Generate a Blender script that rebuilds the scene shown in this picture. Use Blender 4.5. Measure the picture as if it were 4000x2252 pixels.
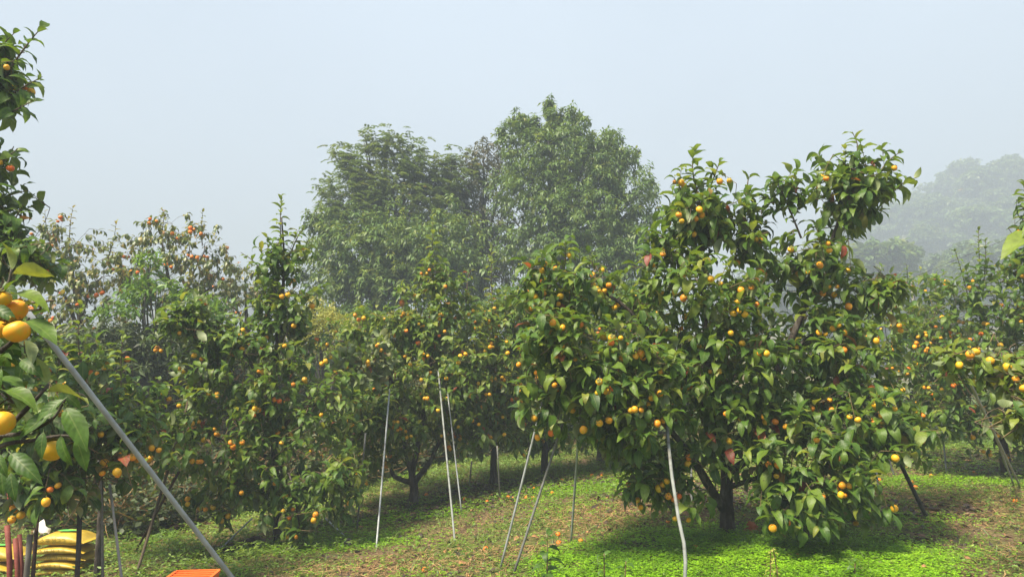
import bpy, bmesh, math, random
import numpy as np
from mathutils import Vector, Matrix, noise as mnoise

# ------------------------------------------------------------------ camera, world, sun, exposure
for o in list(bpy.data.objects):
    bpy.data.objects.remove(o)
scene = bpy.context.scene
COL = scene.collection
PW, PH, FPX, HORIZON, EYE = 4000.0, 2252.0, 2700.0, 1480.0, 1.75
PITCH = math.atan((HORIZON - PH / 2) / FPX)
cam_data = bpy.data.cameras.new('camera')
cam_data.sensor_width = 36.0
cam_data.lens = 36.0 * FPX / PW
cam_data.clip_start = 0.05
cam_data.clip_end = 2000.0
cam = bpy.data.objects.new('camera', cam_data)
COL.objects.link(cam)
cam.location = (0, 0, EYE)
cam.rotation_euler = (math.pi / 2 + PITCH, 0, 0)
scene.camera = cam

SUN_ELEV, SUN_AZ = math.radians(56), math.radians(-132)      # azimuth from +Y (into the picture), negative = to the left
world = bpy.data.worlds.new('World')
scene.world = world
world.use_nodes = True
wn = world.node_tree.nodes
wl = world.node_tree.links
wn.clear()
sky = wn.new('ShaderNodeTexSky')
sky.sky_type = 'NISHITA'
sky.sun_disc = False
sky.sun_elevation = SUN_ELEV
sky.sun_rotation = SUN_AZ
sky.air_density = 1.0
sky.dust_density = 4.0
sky.ozone_density = 1.0
fogmix = wn.new('ShaderNodeMixRGB')                       # thin cloud veil: an even pale tone over the blue
fogmix.inputs[0].default_value = 0.62
fogmix.inputs[2].default_value = (6.6, 7.65, 9.0, 1)
bg = wn.new('ShaderNodeBackground')
bg.inputs[1].default_value = 0.0435
wo = wn.new('ShaderNodeOutputWorld')
wtc = wn.new('ShaderNodeTexCoord')
wnz = wn.new('ShaderNodeTexNoise'); wnz.inputs['Scale'].default_value = 1.7; wnz.inputs['Detail'].default_value = 3
wmr = wn.new('ShaderNodeMapRange'); wmr.inputs[1].default_value = 0.3; wmr.inputs[2].default_value = 0.7; wmr.inputs[3].default_value = 0.52; wmr.inputs[4].default_value = 0.72
wl.new(wtc.outputs['Generated'], wnz.inputs['Vector']); wl.new(wnz.outputs[0], wmr.inputs[0]); wl.new(wmr.outputs[0], fogmix.inputs[0])
wl.new(sky.outputs[0], fogmix.inputs[1])
wl.new(fogmix.outputs[0], bg.inputs[0])
wl.new(bg.outputs[0], wo.inputs[0])

sun_data = bpy.data.lights.new('sun', 'SUN')
sun_data.energy = 5.0
sun_data.angle = math.radians(11.0)
sun_data.color = (1.0, 0.90, 0.72)
sun = bpy.data.objects.new('sun', sun_data)
COL.objects.link(sun)
sdir = Vector((math.sin(SUN_AZ) * math.cos(SUN_ELEV), math.cos(SUN_AZ) * math.cos(SUN_ELEV), math.sin(SUN_ELEV)))
sun.rotation_euler = sdir.to_track_quat('Z', 'Y').to_euler()

HAZE_DENSITY = 0.0056
scene.view_settings.view_transform = 'Standard'
scene.view_settings.look = 'None'
scene.view_settings.exposure = 1.9
scene.view_settings.gamma = 1.0
scene.render.engine = 'CYCLES'
scene.cycles.use_denoising = True
scene.cycles.max_bounces = 6
scene.cycles.diffuse_bounces = 4
scene.cycles.glossy_bounces = 2
scene.cycles.transmission_bounces = 4
scene.cycles.transparent_max_bounces = 4
scene.cycles.volume_bounces = 1
scene.cycles.sample_clamp_indirect = 6.0

rng = np.random.default_rng(11)
random.seed(11)
UP = np.array([0.0, 0.0, 1.0])
CAM = np.array([0.0, 0.0, EYE])

# ------------------------------------------------------------------ helpers: places
def sstep(a, b, x):
    t = np.clip((x - a) / (b - a), 0, 1)
    return t * t * (3 - 2 * t)

def ground_z(x, y):
    x = np.asarray(x, float); y = np.asarray(y, float)
    xs = np.where(x > 0, 4 * np.tanh(x / 4), 8 * np.tanh(x / 8))
    z = -0.03 + 0.09 * xs + 0.015 * (np.clip(y, -20, 30) - 7.5)
    s = (y - 10.6) * 0.6 + (-x - 4.4) * 0.8
    z = z + 2.5 * sstep(-0.3, 7.0, s) * (1 - sstep(40, 80, y)) * (1 - sstep(25, 50, -x))
    z = z + 58 * np.exp(-((x - 172) / 98) ** 2 - ((y - 240) / 100) ** 2)
    z = z + 36 * np.exp(-((x + 140) / 80) ** 2 - ((y - 320) / 80) ** 2)
    near = np.exp(-(y / 40) ** 2)
    z = z + near * (0.035 * np.sin(x * 1.3 + 0.7 * y) + 0.03 * np.sin(0.9 * y - 0.5 * x + 1.0))
    return z

def at(px, py, d):
    """The point seen at photo pixel (px, py), d metres into the picture."""
    u = (px - PW / 2) / FPX
    v = (PH / 2 - py) / FPX
    dy = math.cos(PITCH) - v * math.sin(PITCH)
    dz = math.sin(PITCH) + v * math.cos(PITCH)
    return np.array([u * d / dy, d, EYE + dz * d / dy])

def on_ground(px, py):
    lo, hi = 1.0, 120.0
    for _ in range(50):
        m = 0.5 * (lo + hi)
        p = at(px, py, m)
        if p[2] > ground_z(p[0], p[1]):
            lo = m
        else:
            hi = m
    p = at(px, py, lo)
    p[2] = float(ground_z(p[0], p[1]))
    return p

def norm(v):
    v = np.asarray(v, float)
    n = np.linalg.norm(v, axis=-1, keepdims=True)
    return v / np.maximum(n, 1e-9)

# ------------------------------------------------------------------ helpers: meshes and objects
def mesh_np(name, V, T, mat, attr=None, smooth=True):
    """V (n,3), T (m,3) triangles; attr (n,3) per-point colour 'lc'."""
    me = bpy.data.meshes.new(name)
    V = np.ascontiguousarray(V, np.float32); T = np.ascontiguousarray(T, np.int32)
    me.vertices.add(len(V)); me.vertices.foreach_set('co', V.ravel())
    me.loops.add(T.size); me.loops.foreach_set('vertex_index', T.ravel())
    me.polygons.add(len(T))
    me.polygons.foreach_set('loop_start', np.arange(0, T.size, 3, dtype=np.int32))
    me.polygons.foreach_set('use_smooth', np.full(len(T), smooth, dtype=bool))
    if attr is not None:
        a = me.attributes.new('lc', 'FLOAT_COLOR', 'POINT')
        c = np.ones((len(V), 4), np.float32); c[:, :3] = attr
        a.data.foreach_set('color', c.ravel())
    me.update(calc_edges=True)
    me.materials.append(mat)
    return me

class MB:
    def __init__(s):
        s.v = []; s.f = []
    def add(s, vs, fs):
        k = len(s.v)
        s.v.extend([tuple(map(float, p)) for p in vs]); s.f.extend([tuple(i + k for i in f) for f in fs])
    def tube(s, pts, radii, n=8, cap=True, wob=0.0, seed=0):
        pts = [np.asarray(p, float) for p in pts]
        m = len(pts)
        r = random.Random(seed)
        tang = [norm(pts[min(i + 1, m - 1)] - pts[max(i - 1, 0)]) for i in range(m)]
        ref = np.array([1.0, 0, 0]) if abs(tang[0][0]) < 0.8 else np.array([0, 1.0, 0])
        rings = []
        for i in range(m):
            t = tang[i]
            a = norm(ref - t * np.dot(ref, t)); b = np.cross(t, a); ref = a
            ring = []
            for k in range(n):
                an = 2 * math.pi * k / n
                rr = radii[i] * (1 + wob * (r.random() * 2 - 1))
                ring.append(pts[i] + (a * math.cos(an) + b * math.sin(an)) * rr)
            rings.append(ring)
        vs = [p for ring in rings for p in ring]
        fs = []
        for i in range(m - 1):
            for k in range(n):
                k2 = (k + 1) % n
                fs.append((i * n + k, i * n + k2, (i + 1) * n + k2, (i + 1) * n + k))
        if cap:
            fs.append(tuple(reversed(range(n)))); fs.append(tuple((m - 1) * n + k for k in range(n)))
        s.add(vs, fs)
    def box(s, c, h, axes=None):
        ax = axes or (np.array([1., 0, 0]), np.array([0, 1., 0]), np.array([0, 0, 1.]))
        c = np.asarray(c, float)
        vs = [c + ax[0] * h[0] * i + ax[1] * h[1] * j + ax[2] * h[2] * k for k in (-1, 1) for j in (-1, 1) for i in (-1, 1)]
        s.add(vs, [(0, 2, 3, 1), (4, 5, 7, 6), (0, 1, 5, 4), (2, 6, 7, 3), (0, 4, 6, 2), (1, 3, 7, 5)])
    def mesh(s, name, mat, smooth=True, base=None):
        me = bpy.data.meshes.new(name)
        v = s.v if base is None else [(p[0] - base[0], p[1] - base[1], p[2] - base[2]) for p in s.v]
        me.from_pydata(v, [], s.f)
        me.polygons.foreach_set('use_smooth', [smooth] * len(me.polygons))
        me.update()
        me.materials.append(mat)
        return me

def link(name, me, parent=None, loc=None):
    o = bpy.data.objects.new(name, me)
    COL.objects.link(o)
    if parent is not None:
        o.parent = parent
    if loc is not None:
        o.location = loc
    return o

def tag(o, label=None, cat=None, group=None, kind=None):
    if label: o['label'] = label
    if cat: o['category'] = cat
    if group: o['group'] = group
    if kind: o['kind'] = kind
    return o

def thing(name, label, cat, loc, group=None):
    o = link(name, None, loc=tuple(float(c) for c in loc))
    o.empty_display_size = 0.1
    return tag(o, label, cat, group)

# ------------------------------------------------------------------ materials
def nodes_of(name):
    m = bpy.data.materials.new(name)
    m.use_nodes = True
    nt = m.node_tree
    return m, nt.nodes, nt.links, nt.nodes['Principled BSDF'], nt.nodes['Material Output']

def ramp(n, stops, interp='LINEAR'):
    r = n.new('ShaderNodeValToRGB')
    el = r.color_ramp.elements
    r.color_ramp.interpolation = interp
    while len(el) < len(stops):
        el.new(0.5)
    for e, (p, c) in zip(el, stops):
        e.position = p; e.color = (*c, 1)
    return r

def leaf_material(name, stops, under, rough=0.42, transl=0.3, midrib=(0.17, 0.22, 0.06), transl_gain=1.6, spec=0.5, veins=True):
    m, n, l, b, out = nodes_of(name)
    at_ = n.new('ShaderNodeAttribute'); at_.attribute_name = 'lc'
    sep = n.new('ShaderNodeSeparateColor'); l.new(at_.outputs['Color'], sep.inputs[0])
    rp = ramp(n, stops); l.new(sep.outputs[0], rp.inputs[0])
    col = rp.outputs[0]
    tc = n.new('ShaderNodeTexCoord')
    nz = n.new('ShaderNodeTexNoise'); nz.inputs['Scale'].default_value = 9.0; nz.inputs['Detail'].default_value = 3
    l.new(tc.outputs['Object'], nz.inputs['Vector'])
    mr = n.new('ShaderNodeMapRange'); mr.inputs[1].default_value = 0.3; mr.inputs[2].default_value = 0.7
    mr.inputs[3].default_value = 0.75; mr.inputs[4].default_value = 1.25
    l.new(nz.outputs[0], mr.inputs[0])
    mul = n.new('ShaderNodeVectorMath'); mul.operation = 'SCALE'
    l.new(col, mul.inputs[0]); l.new(mr.outputs[0], mul.inputs['Scale'])
    col = mul.outputs[0]
    if veins:
        lt = n.new('ShaderNodeMath'); lt.operation = 'LESS_THAN'; lt.inputs[1].default_value = 0.07
        l.new(sep.outputs[1], lt.inputs[0])
        mf = n.new('ShaderNodeMath'); mf.operation = 'MULTIPLY'; mf.inputs[1].default_value = 0.4
        l.new(lt.outputs[0], mf.inputs[0])
        mx = n.new('ShaderNodeMixRGB'); l.new(mf.outputs[0], mx.inputs[0]); l.new(col, mx.inputs[1])
        mx.inputs[2].default_value = (*midrib, 1)
        col = mx.outputs[0]
        # side veins: stripes along (length - 0.35 * across), used for relief
        v1 = n.new('ShaderNodeMath'); v1.operation = 'MULTIPLY_ADD'; v1.inputs[1].default_value = -0.22
        l.new(sep.outputs[1], v1.inputs[0]); l.new(sep.outputs[2], v1.inputs[2])
        v2 = n.new('ShaderNodeMath'); v2.operation = 'MULTIPLY'; v2.inputs[1].default_value = 44.0; l.new(v1.outputs[0], v2.inputs[0])
        v3 = n.new('ShaderNodeMath'); v3.operation = 'SINE'; l.new(v2.outputs[0], v3.inputs[0])
        bp = n.new('ShaderNodeBump'); bp.inputs['Strength'].default_value = 0.10; bp.inputs['Distance'].default_value = 0.003
        l.new(v3.outputs[0], bp.inputs['Height']); l.new(bp.outputs[0], b.inputs['Normal'])
    if veins:
        ns_ = n.new('ShaderNodeTexNoise'); ns_.inputs['Scale'].default_value = 17.0; ns_.inputs['Detail'].default_value = 2
        l.new(tc.outputs['Object'], ns_.inputs['Vector'])
        rs = ramp(n, [(0.69, (0, 0, 0)), (0.73, (0.75, 0.75, 0.75))]); l.new(ns_.outputs[0], rs.inputs[0])
        sm = n.new('ShaderNodeMixRGB'); l.new(rs.outputs[0], sm.inputs[0]); l.new(col, sm.inputs[1]); sm.inputs[2].default_value = (0.07, 0.045, 0.015, 1)
        col = sm.outputs[0]
    geo = n.new('ShaderNodeNewGeometry')
    mu = n.new('ShaderNodeMixRGB'); l.new(geo.outputs['Backfacing'], mu.inputs[0])
    um = n.new('ShaderNodeMixRGB'); um.inputs[0].default_value = 0.75
    l.new(col, um.inputs[1]); um.inputs[2].default_value = (*under, 1)
    l.new(col, mu.inputs[1]); l.new(um.outputs[0], mu.inputs[2])
    l.new(mu.outputs[0], b.inputs['Base Color'])
    b.inputs['Roughness'].default_value = rough
    b.inputs['Specular IOR Level'].default_value = spec
    tr = n.new('ShaderNodeBsdfTranslucent')
    tg = n.new('ShaderNodeMixRGB'); tg.blend_type = 'MULTIPLY'; tg.inputs[0].default_value = 1.0
    l.new(col, tg.inputs[1]); tg.inputs[2].default_value = (transl_gain * 1.15, transl_gain, transl_gain * 0.5, 1)
    l.new(tg.outputs[0], tr.inputs['Color'])
    ms = n.new('ShaderNodeMixShader'); ms.inputs[0].default_value = transl
    l.new(b.outputs[0], ms.inputs[1]); l.new(tr.outputs[0], ms.inputs[2]); l.new(ms.outputs[0], out.inputs['Surface'])
    return m

def noise_material(name, stops, scale=8.0, detail=6, rough=0.85, bump=0.0, bump_scale=None, metallic=0.0, stretch=None, spec=0.3, bump_dist=0.02):
    m, n, l, b, out = nodes_of(name)
    tc = n.new('ShaderNodeTexCoord')
    vec = tc.outputs['Object']
    if stretch:
        mp = n.new('ShaderNodeMapping'); mp.inputs['Scale'].default_value = stretch
        l.new(vec, mp.inputs['Vector']); vec = mp.outputs[0]
    nz = n.new('ShaderNodeTexNoise'); nz.inputs['Scale'].default_value = scale; nz.inputs['Detail'].default_value = detail
    l.new(vec, nz.inputs['Vector'])
    rp = ramp(n, stops); l.new(nz.outputs[0], rp.inputs[0]); l.new(rp.outputs[0], b.inputs['Base Color'])
    b.inputs['Roughness'].default_value = rough
    b.inputs['Metallic'].default_value = metallic
    b.inputs['Specular IOR Level'].default_value = spec
    if bump:
        n2 = n.new('ShaderNodeTexNoise'); n2.inputs['Scale'].default_value = bump_scale or scale * 3; n2.inputs['Detail'].default_value = 5
        l.new(vec, n2.inputs['Vector'])
        bp = n.new('ShaderNodeBump'); bp.inputs['Strength'].default_value = bump; bp.inputs['Distance'].default_value = bump_dist
        l.new(n2.outputs[0], bp.inputs['Height']); l.new(bp.outputs[0], b.inputs['Normal'])
    return m

M = {}
M['leaf'] = leaf_material('persimmon_leaf', [(0.0, (0.028, 0.070, 0.010)), (0.35, (0.060, 0.124, 0.013)), (0.7, (0.122, 0.186, 0.020)),
                                             (0.88, (0.18, 0.22, 0.030)), (0.95, (0.18, 0.18, 0.03)), (0.975, (0.22, 0.05, 0.02)), (1.0, (0.17, 0.03, 0.02))],
                          under=(0.25, 0.29, 0.15), rough=0.5, spec=0.4, transl=0.36)
M['leaf_ripe'] = leaf_material('persimmon_leaf_turning', [(0.0, (0.045, 0.075, 0.018)), (0.4, (0.085, 0.125, 0.025)), (0.7, (0.17, 0.18, 0.04)),
                                                          (0.9, (0.27, 0.21, 0.055)), (1.0, (0.26, 0.10, 0.03))], under=(0.15, 0.17, 0.09))
M['leaf_forest'] = leaf_material('forest_leaf', [(0.0, (0.045, 0.092, 0.020)), (0.5, (0.092, 0.16, 0.030)), (0.85, (0.165, 0.225, 0.045)), (1.0, (0.23, 0.24, 0.05))],
                                 under=(0.13, 0.16, 0.06), veins=False, rough=0.5)
M['leaf_locust'] = leaf_material('locust_leaf', [(0.0, (0.05, 0.095, 0.03)), (0.5, (0.095, 0.155, 0.045)), (0.9, (0.16, 0.21, 0.055)), (1.0, (0.26, 0.17, 0.035))],
                                 under=(0.14, 0.18, 0.09), veins=False, rough=0.5)
M['leaf_brown'] = leaf_material('dull_leaf', [(0.0, (0.035, 0.042, 0.018)), (0.6, (0.065, 0.07, 0.026)), (1.0, (0.11, 0.08, 0.035))], under=(0.09, 0.09, 0.05), veins=False, rough=0.6)
M['leaf_fresh'] = leaf_material('fresh_leaf', [(0.0, (0.05, 0.11, 0.015)), (0.5, (0.095, 0.19, 0.022)), (1.0, (0.17, 0.27, 0.035))], under=(0.12, 0.2, 0.06), veins=False, rough=0.5)
M['leaf_gold'] = leaf_material('yellow_green_leaf', [(0.0, (0.10, 0.14, 0.02)), (0.5, (0.24, 0.27, 0.04)), (1.0, (0.38, 0.35, 0.08))], under=(0.2, 0.2, 0.1), veins=False, rough=0.6)
M['clover'] = leaf_material('clover_leaf', [(0.0, (0.07, 0.17, 0.006)), (0.5, (0.18, 0.36, 0.012)), (1.0, (0.28, 0.48, 0.02))], under=(0.18, 0.32, 0.03), veins=False, rough=0.55, transl=0.35, spec=0.25)
M['weed'] = leaf_material('weed_leaf', [(0.0, (0.05, 0.11, 0.014)), (0.5, (0.12, 0.21, 0.024)), (1.0, (0.21, 0.29, 0.04))], under=(0.15, 0.2, 0.05), veins=False, rough=0.55)
M['grass'] = leaf_material('grass_blade', [(0.0, (0.06, 0.11, 0.015)), (0.6, (0.13, 0.19, 0.028)), (1.0, (0.24, 0.24, 0.07))], under=(0.09, 0.14, 0.04), veins=False, rough=0.55)
M['straw'] = leaf_material('dry_straw', [(0.0, (0.13, 0.075, 0.03)), (0.5, (0.30, 0.19, 0.085)), (1.0, (0.50, 0.36, 0.18))], under=(0.25, 0.17, 0.09), veins=False, rough=0.8, transl=0.1, spec=0.2)
M['litter'] = leaf_material('dead_leaf', [(0.0, (0.028, 0.020, 0.016)), (0.45, (0.055, 0.034, 0.022)), (0.75, (0.13, 0.07, 0.035)), (1.0, (0.36, 0.18, 0.07))], under=(0.08, 0.055, 0.04), veins=False, rough=0.7, transl=0.05)
M['bank'] = leaf_material('bank_vine_leaf', [(0.0, (0.030, 0.042, 0.014)), (0.45, (0.055, 0.09, 0.02)), (0.8, (0.10, 0.16, 0.032)), (0.93, (0.15, 0.17, 0.04)), (1.0, (0.14, 0.075, 0.035))],
                          under=(0.08, 0.1, 0.05), veins=False, rough=0.6)
M['bark'] = noise_material('dark_bark', [(0.3, (0.018, 0.014, 0.011)), (0.5, (0.045, 0.036, 0.029)), (0.66, (0.10, 0.088, 0.075)), (0.8, (0.16, 0.15, 0.13))], scale=14, rough=0.9, bump=0.9, bump_scale=30, stretch=(1, 1, 0.35), bump_dist=0.03)
M['twig'] = noise_material('brown_twig', [(0.3, (0.05, 0.036, 0.025)), (0.7, (0.12, 0.09, 0.065))], scale=20, rough=0.8)
M['shoot'] = noise_material('green_brown_shoot', [(0.3, (0.09, 0.06, 0.03)), (0.7, (0.16, 0.12, 0.05))], scale=20, rough=0.7)
M['bark_grey'] = noise_material('grey_bark', [(0.3, (0.05, 0.045, 0.04)), (0.7, (0.13, 0.12, 0.105))], scale=6, rough=0.9, bump=0.5)

def fruit_material(name, stops, blotch):
    m, n, l, b, out = nodes_of(name)
    oi = n.new('ShaderNodeObjectInfo')
    rp = ramp(n, stops)
    l.new(oi.outputs['Random'], rp.inputs[0])
    tc = n.new('ShaderNodeTexCoord')
    nz = n.new('ShaderNodeTexNoise'); nz.noise_dimensions = '4D'; nz.inputs['Scale'].default_value = 1.6; nz.inputs['Detail'].default_value = 4
    l.new(tc.outputs['Object'], nz.inputs['Vector'])
    w = n.new('ShaderNodeMath'); w.operation = 'MULTIPLY'; w.inputs[1].default_value = 50; l.new(oi.outputs['Random'], w.inputs[0]); l.new(w.outputs[0], nz.inputs['W'])
    r2 = ramp(n, [(0.45, (0, 0, 0)), (0.7, (1, 1, 1))]); l.new(nz.outputs[0], r2.inputs[0])
    mx = n.new('ShaderNodeMixRGB'); l.new(r2.outputs[0], mx.inputs[0]); l.new(rp.outputs[0], mx.inputs[1]); mx.inputs[2].default_value = (*blotch, 1)
    r3 = ramp(n, [(0.27, (1, 1, 1)), (0.33, (0, 0, 0))]); l.new(nz.outputs[0], r3.inputs[0])
    mx2 = n.new('ShaderNodeMixRGB'); l.new(r3.outputs[0], mx2.inputs[0]); l.new(mx.outputs[0], mx2.inputs[1]); mx2.inputs[2].default_value = (0.12, 0.05, 0.02, 1)
    n3 = n.new('ShaderNodeTexNoise'); n3.inputs['Scale'].default_value = 30; l.new(tc.outputs['Object'], n3.inputs['Vector'])
    bp = n.new('ShaderNodeBump'); bp.inputs['Strength'].default_value = 0.15; bp.inputs['Distance'].default_value = 0.003
    l.new(n3.outputs[0], bp.inputs['Height']); l.new(bp.outputs[0], b.inputs['Normal'])
    l.new(mx2.outputs[0], b.inputs['Base Color'])
    b.inputs['Roughness'].default_value = 0.45
    b.inputs['Specular IOR Level'].default_value = 0.35
    return m
M['fruit'] = fruit_material('persimmon_skin', [(0.0, (0.62, 0.36, 0.012)), (0.5, (0.68, 0.32, 0.010)), (0.85, (0.68, 0.24, 0.010)), (1.0, (0.62, 0.15, 0.010))], (0.52, 0.34, 0.02))
M['fruit_ripe'] = fruit_material('ripe_persimmon_skin', [(0.0, (0.70, 0.22, 0.014)), (1.0, (0.66, 0.11, 0.012))], (0.66, 0.22, 0.02))
M['calyx'] = noise_material('dry_calyx', [(0.3, (0.10, 0.10, 0.02)), (0.7, (0.22, 0.2, 0.05))], scale=20)
M['galv'] = noise_material('galvanised_steel', [(0.25, (0.10, 0.075, 0.055)), (0.36, (0.22, 0.23, 0.235)), (0.6, (0.31, 0.33, 0.34)), (0.8, (0.38, 0.40, 0.41))], scale=9, rough=0.5, metallic=0.2, bump=0.15, spec=0.5)
M['galv_dull'] = noise_material('weathered_steel', [(0.3, (0.10, 0.10, 0.095)), (0.7, (0.20, 0.20, 0.19))], scale=25, rough=0.6, metallic=0.3, bump=0.1)
M['white_pipe'] = noise_material('chalky_pipe', [(0.28, (0.09, 0.075, 0.055)), (0.4, (0.16, 0.17, 0.16)), (0.6, (0.21, 0.225, 0.215)), (0.8, (0.26, 0.27, 0.255))], scale=12, rough=0.7, bump=0.2)
M['dark_pole'] = noise_material('dark_pole', [(0.3, (0.018, 0.018, 0.016)), (0.7, (0.05, 0.05, 0.045))], scale=12, rough=0.75, bump=0.3)
M['rust'] = noise_material('red_rust_pipe', [(0.3, (0.13, 0.03, 0.022)), (0.7, (0.22, 0.06, 0.045))], scale=10, rough=0.7, bump=0.2)
M['wood'] = noise_material('old_wood_pole', [(0.3, (0.045, 0.034, 0.024)), (0.55, (0.12, 0.09, 0.06)), (0.75, (0.26, 0.2, 0.13))], scale=2.2, rough=0.85, bump=0.4, bump_scale=30)
M['wood_grey'] = noise_material('grey_weathered_wood', [(0.3, (0.08, 0.075, 0.065)), (0.7, (0.2, 0.185, 0.165))], scale=12, rough=0.9, bump=0.5, stretch=(1, 1, 0.2))
M['log'] = noise_material('rotting_log', [(0.3, (0.02, 0.013, 0.01)), (0.7, (0.09, 0.05, 0.035))], scale=9, rough=0.95, bump=0.8)
M['bag'] = noise_material('yellow_woven_bag', [(0.3, (0.26, 0.16, 0.012)), (0.45, (0.38, 0.25, 0.015)), (0.65, (0.48, 0.33, 0.03))], scale=5, rough=0.45, bump=0.35, bump_scale=9, bump_dist=0.03, spec=0.5)
M['ink'] = noise_material('dark_print', [(0.3, (0.10, 0.085, 0.02)), (0.7, (0.13, 0.11, 0.03))], scale=5, rough=0.5)
M['green_print'] = noise_material('green_print', [(0.3, (0.08, 0.36, 0.06)), (0.7, (0.14, 0.45, 0.1))], scale=5, rough=0.5)
M['sack'] = noise_material('white_sack', [(0.3, (0.55, 0.52, 0.47)), (0.7, (0.72, 0.7, 0.66))], scale=6, rough=0.6, bump=0.3)
M['crate'] = noise_material('orange_plastic', [(0.3, (0.68, 0.11, 0.018)), (0.7, (0.80, 0.16, 0.03))], scale=4, rough=0.45, spec=0.5)
M['black'] = noise_material('black_plastic', [(0.3, (0.012, 0.012, 0.013)), (0.7, (0.03, 0.03, 0.032))], scale=8, rough=0.5)
M['terracotta'] = noise_material('orange_brown_sheet', [(0.3, (0.28, 0.08, 0.025)), (0.7, (0.42, 0.14, 0.045))], scale=9, rough=0.8, bump=0.3)
M['cable'] = noise_material('black_cable', [(0.3, (0.02, 0.02, 0.02)), (0.7, (0.04, 0.04, 0.04))], scale=5)

def ground_material():
    m, n, l, b, out = nodes_of('orchard_ground')
    tc = n.new('ShaderNodeTexCoord')
    def nz(scale, detail=6, rough=0.6):
        t = n.new('ShaderNodeTexNoise'); t.inputs['Scale'].default_value = scale; t.inputs['Detail'].default_value = detail; t.inputs['Roughness'].default_value = rough
        l.new(tc.outputs['Object'], t.inputs['Vector']); return t.outputs[0]
    soil = ramp(n, [(0.3, (0.055, 0.036, 0.022)), (0.48, (0.12, 0.08, 0.046)), (0.58, (0.22, 0.15, 0.08)), (0.75, (0.33, 0.24, 0.13))]); l.new(nz(22, 8, 0.75), soil.inputs[0])
    moss = ramp(n, [(0.3, (0.05, 0.075, 0.014)), (0.7, (0.13, 0.165, 0.03))]); l.new(nz(30, 6), moss.inputs[0])
    mask = ramp(n, [(0.42, (0, 0, 0)), (0.58, (1, 1, 1))]); l.new(nz(0.9, 9, 0.7), mask.inputs[0])
    mx = n.new('ShaderNodeMixRGB'); l.new(mask.outputs[0], mx.inputs[0]); l.new(soil.outputs[0], mx.inputs[1]); l.new(moss.outputs[0], mx.inputs[2])
    l.new(mx.outputs[0], b.inputs['Base Color'])
    bp = n.new('ShaderNodeBump'); bp.inputs['Strength'].default_value = 0.8; bp.inputs['Distance'].default_value = 0.03
    l.new(nz(45, 8, 0.75), bp.inputs['Height']); l.new(bp.outputs[0], b.inputs['Normal'])
    b.inputs['Roughness'].default_value = 0.95; b.inputs['Specular IOR Level'].default_value = 0.15
    return m
M['ground'] = ground_material()

# ------------------------------------------------------------------ ground
def spaced(lo, hi, n, p=2.6):
    t = np.linspace(-1, 1, n)
    s = np.sign(t) * np.abs(t) ** p
    return np.where(s < 0, -s * lo, s * hi)
gx = spaced(-300, 300, 170); gy = np.concatenate([np.linspace(-40, 3, 14)[:-1], 3 + 440 * np.linspace(0, 1, 170) ** 2.6])
X, Y = np.meshgrid(gx, gy)
Vg = np.stack([X, Y, ground_z(X, Y)], -1).reshape(-1, 3)
nx, ny = len(gx), len(gy)
ii = (np.arange(ny - 1)[:, None] * nx + np.arange(nx - 1)[None]).ravel()
Tg = np.concatenate([np.stack([ii, ii + 1, ii + nx + 1], -1), np.stack([ii, ii + nx + 1, ii + nx], -1)])
g = link('ground', mesh_np('ground', Vg, Tg, M['ground']))
tag(g, kind='structure')

# ------------------------------------------------------------------ leaves
def leaf_template(curv, fold, w=0.25, wave=0.0, full=True, petiole=0.1):
    """Leaf of length 1 along +x, upper side +z. Returns V, T, (across, along)."""
    if full:
        ts = [0, .14, .32, .52, .72, .88, 1.0]; hw = [0, .60, .95, 1.0, .72, .32, 0]
    else:
        ts = [0, .28, .65, 1.0]; hw = [0, .9, .85, 0]
    V = []; A = []; T = []
    x = z = 0.0; prev = 0.0
    mids = []
    for t, h in zip(ts, hw):
        ang = 0.35 * curv - curv * (t + prev) * 0.75
        x += (t - prev) * math.cos(ang); z += (t - prev) * math.sin(ang); prev = t
        if h == 0:
            V.append((x, 0, z)); A.append((0, t)); mids.append((len(V) - 1,))
        else:
            hh = h * w; ww = wave * math.sin(t * 11)
            k = len(V)
            V += [(x, hh * math.cos(fold), z + hh * math.sin(fold) + ww * hh), (x, 0, z), (x, -hh * math.cos(fold), z + hh * math.sin(fold) - ww * hh)]
            A += [(1, t), (0, t), (1, t)]
            mids.append((k, k + 1, k + 2))
    for a, b in zip(mids[:-1], mids[1:]):
        if len(a) == 1:
            T += [(a[0], b[1], b[0]), (a[0], b[2], b[1])]
        elif len(b) == 1:
            T += [(a[0], a[1], b[0]), (a[1], a[2], b[0])]
        else:
            T += [(a[0], a[1], b[1]), (a[0], b[1], b[0]), (a[1], a[2], b[2]), (a[1], b[2], b[1])]
    if petiole:
        k = len(V)
        V += [(-petiole, 0.008, 0.01), (-petiole, -0.008, 0.01), (0.02, 0.01, 0.002), (0.02, -0.01, 0.002)]
        A += [(0, 0)] * 4
        T += [(k, k + 1, k + 3), (k, k + 3, k + 2)]
    return np.array(V, float), np.array(T, int), np.array(A, float)

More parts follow.
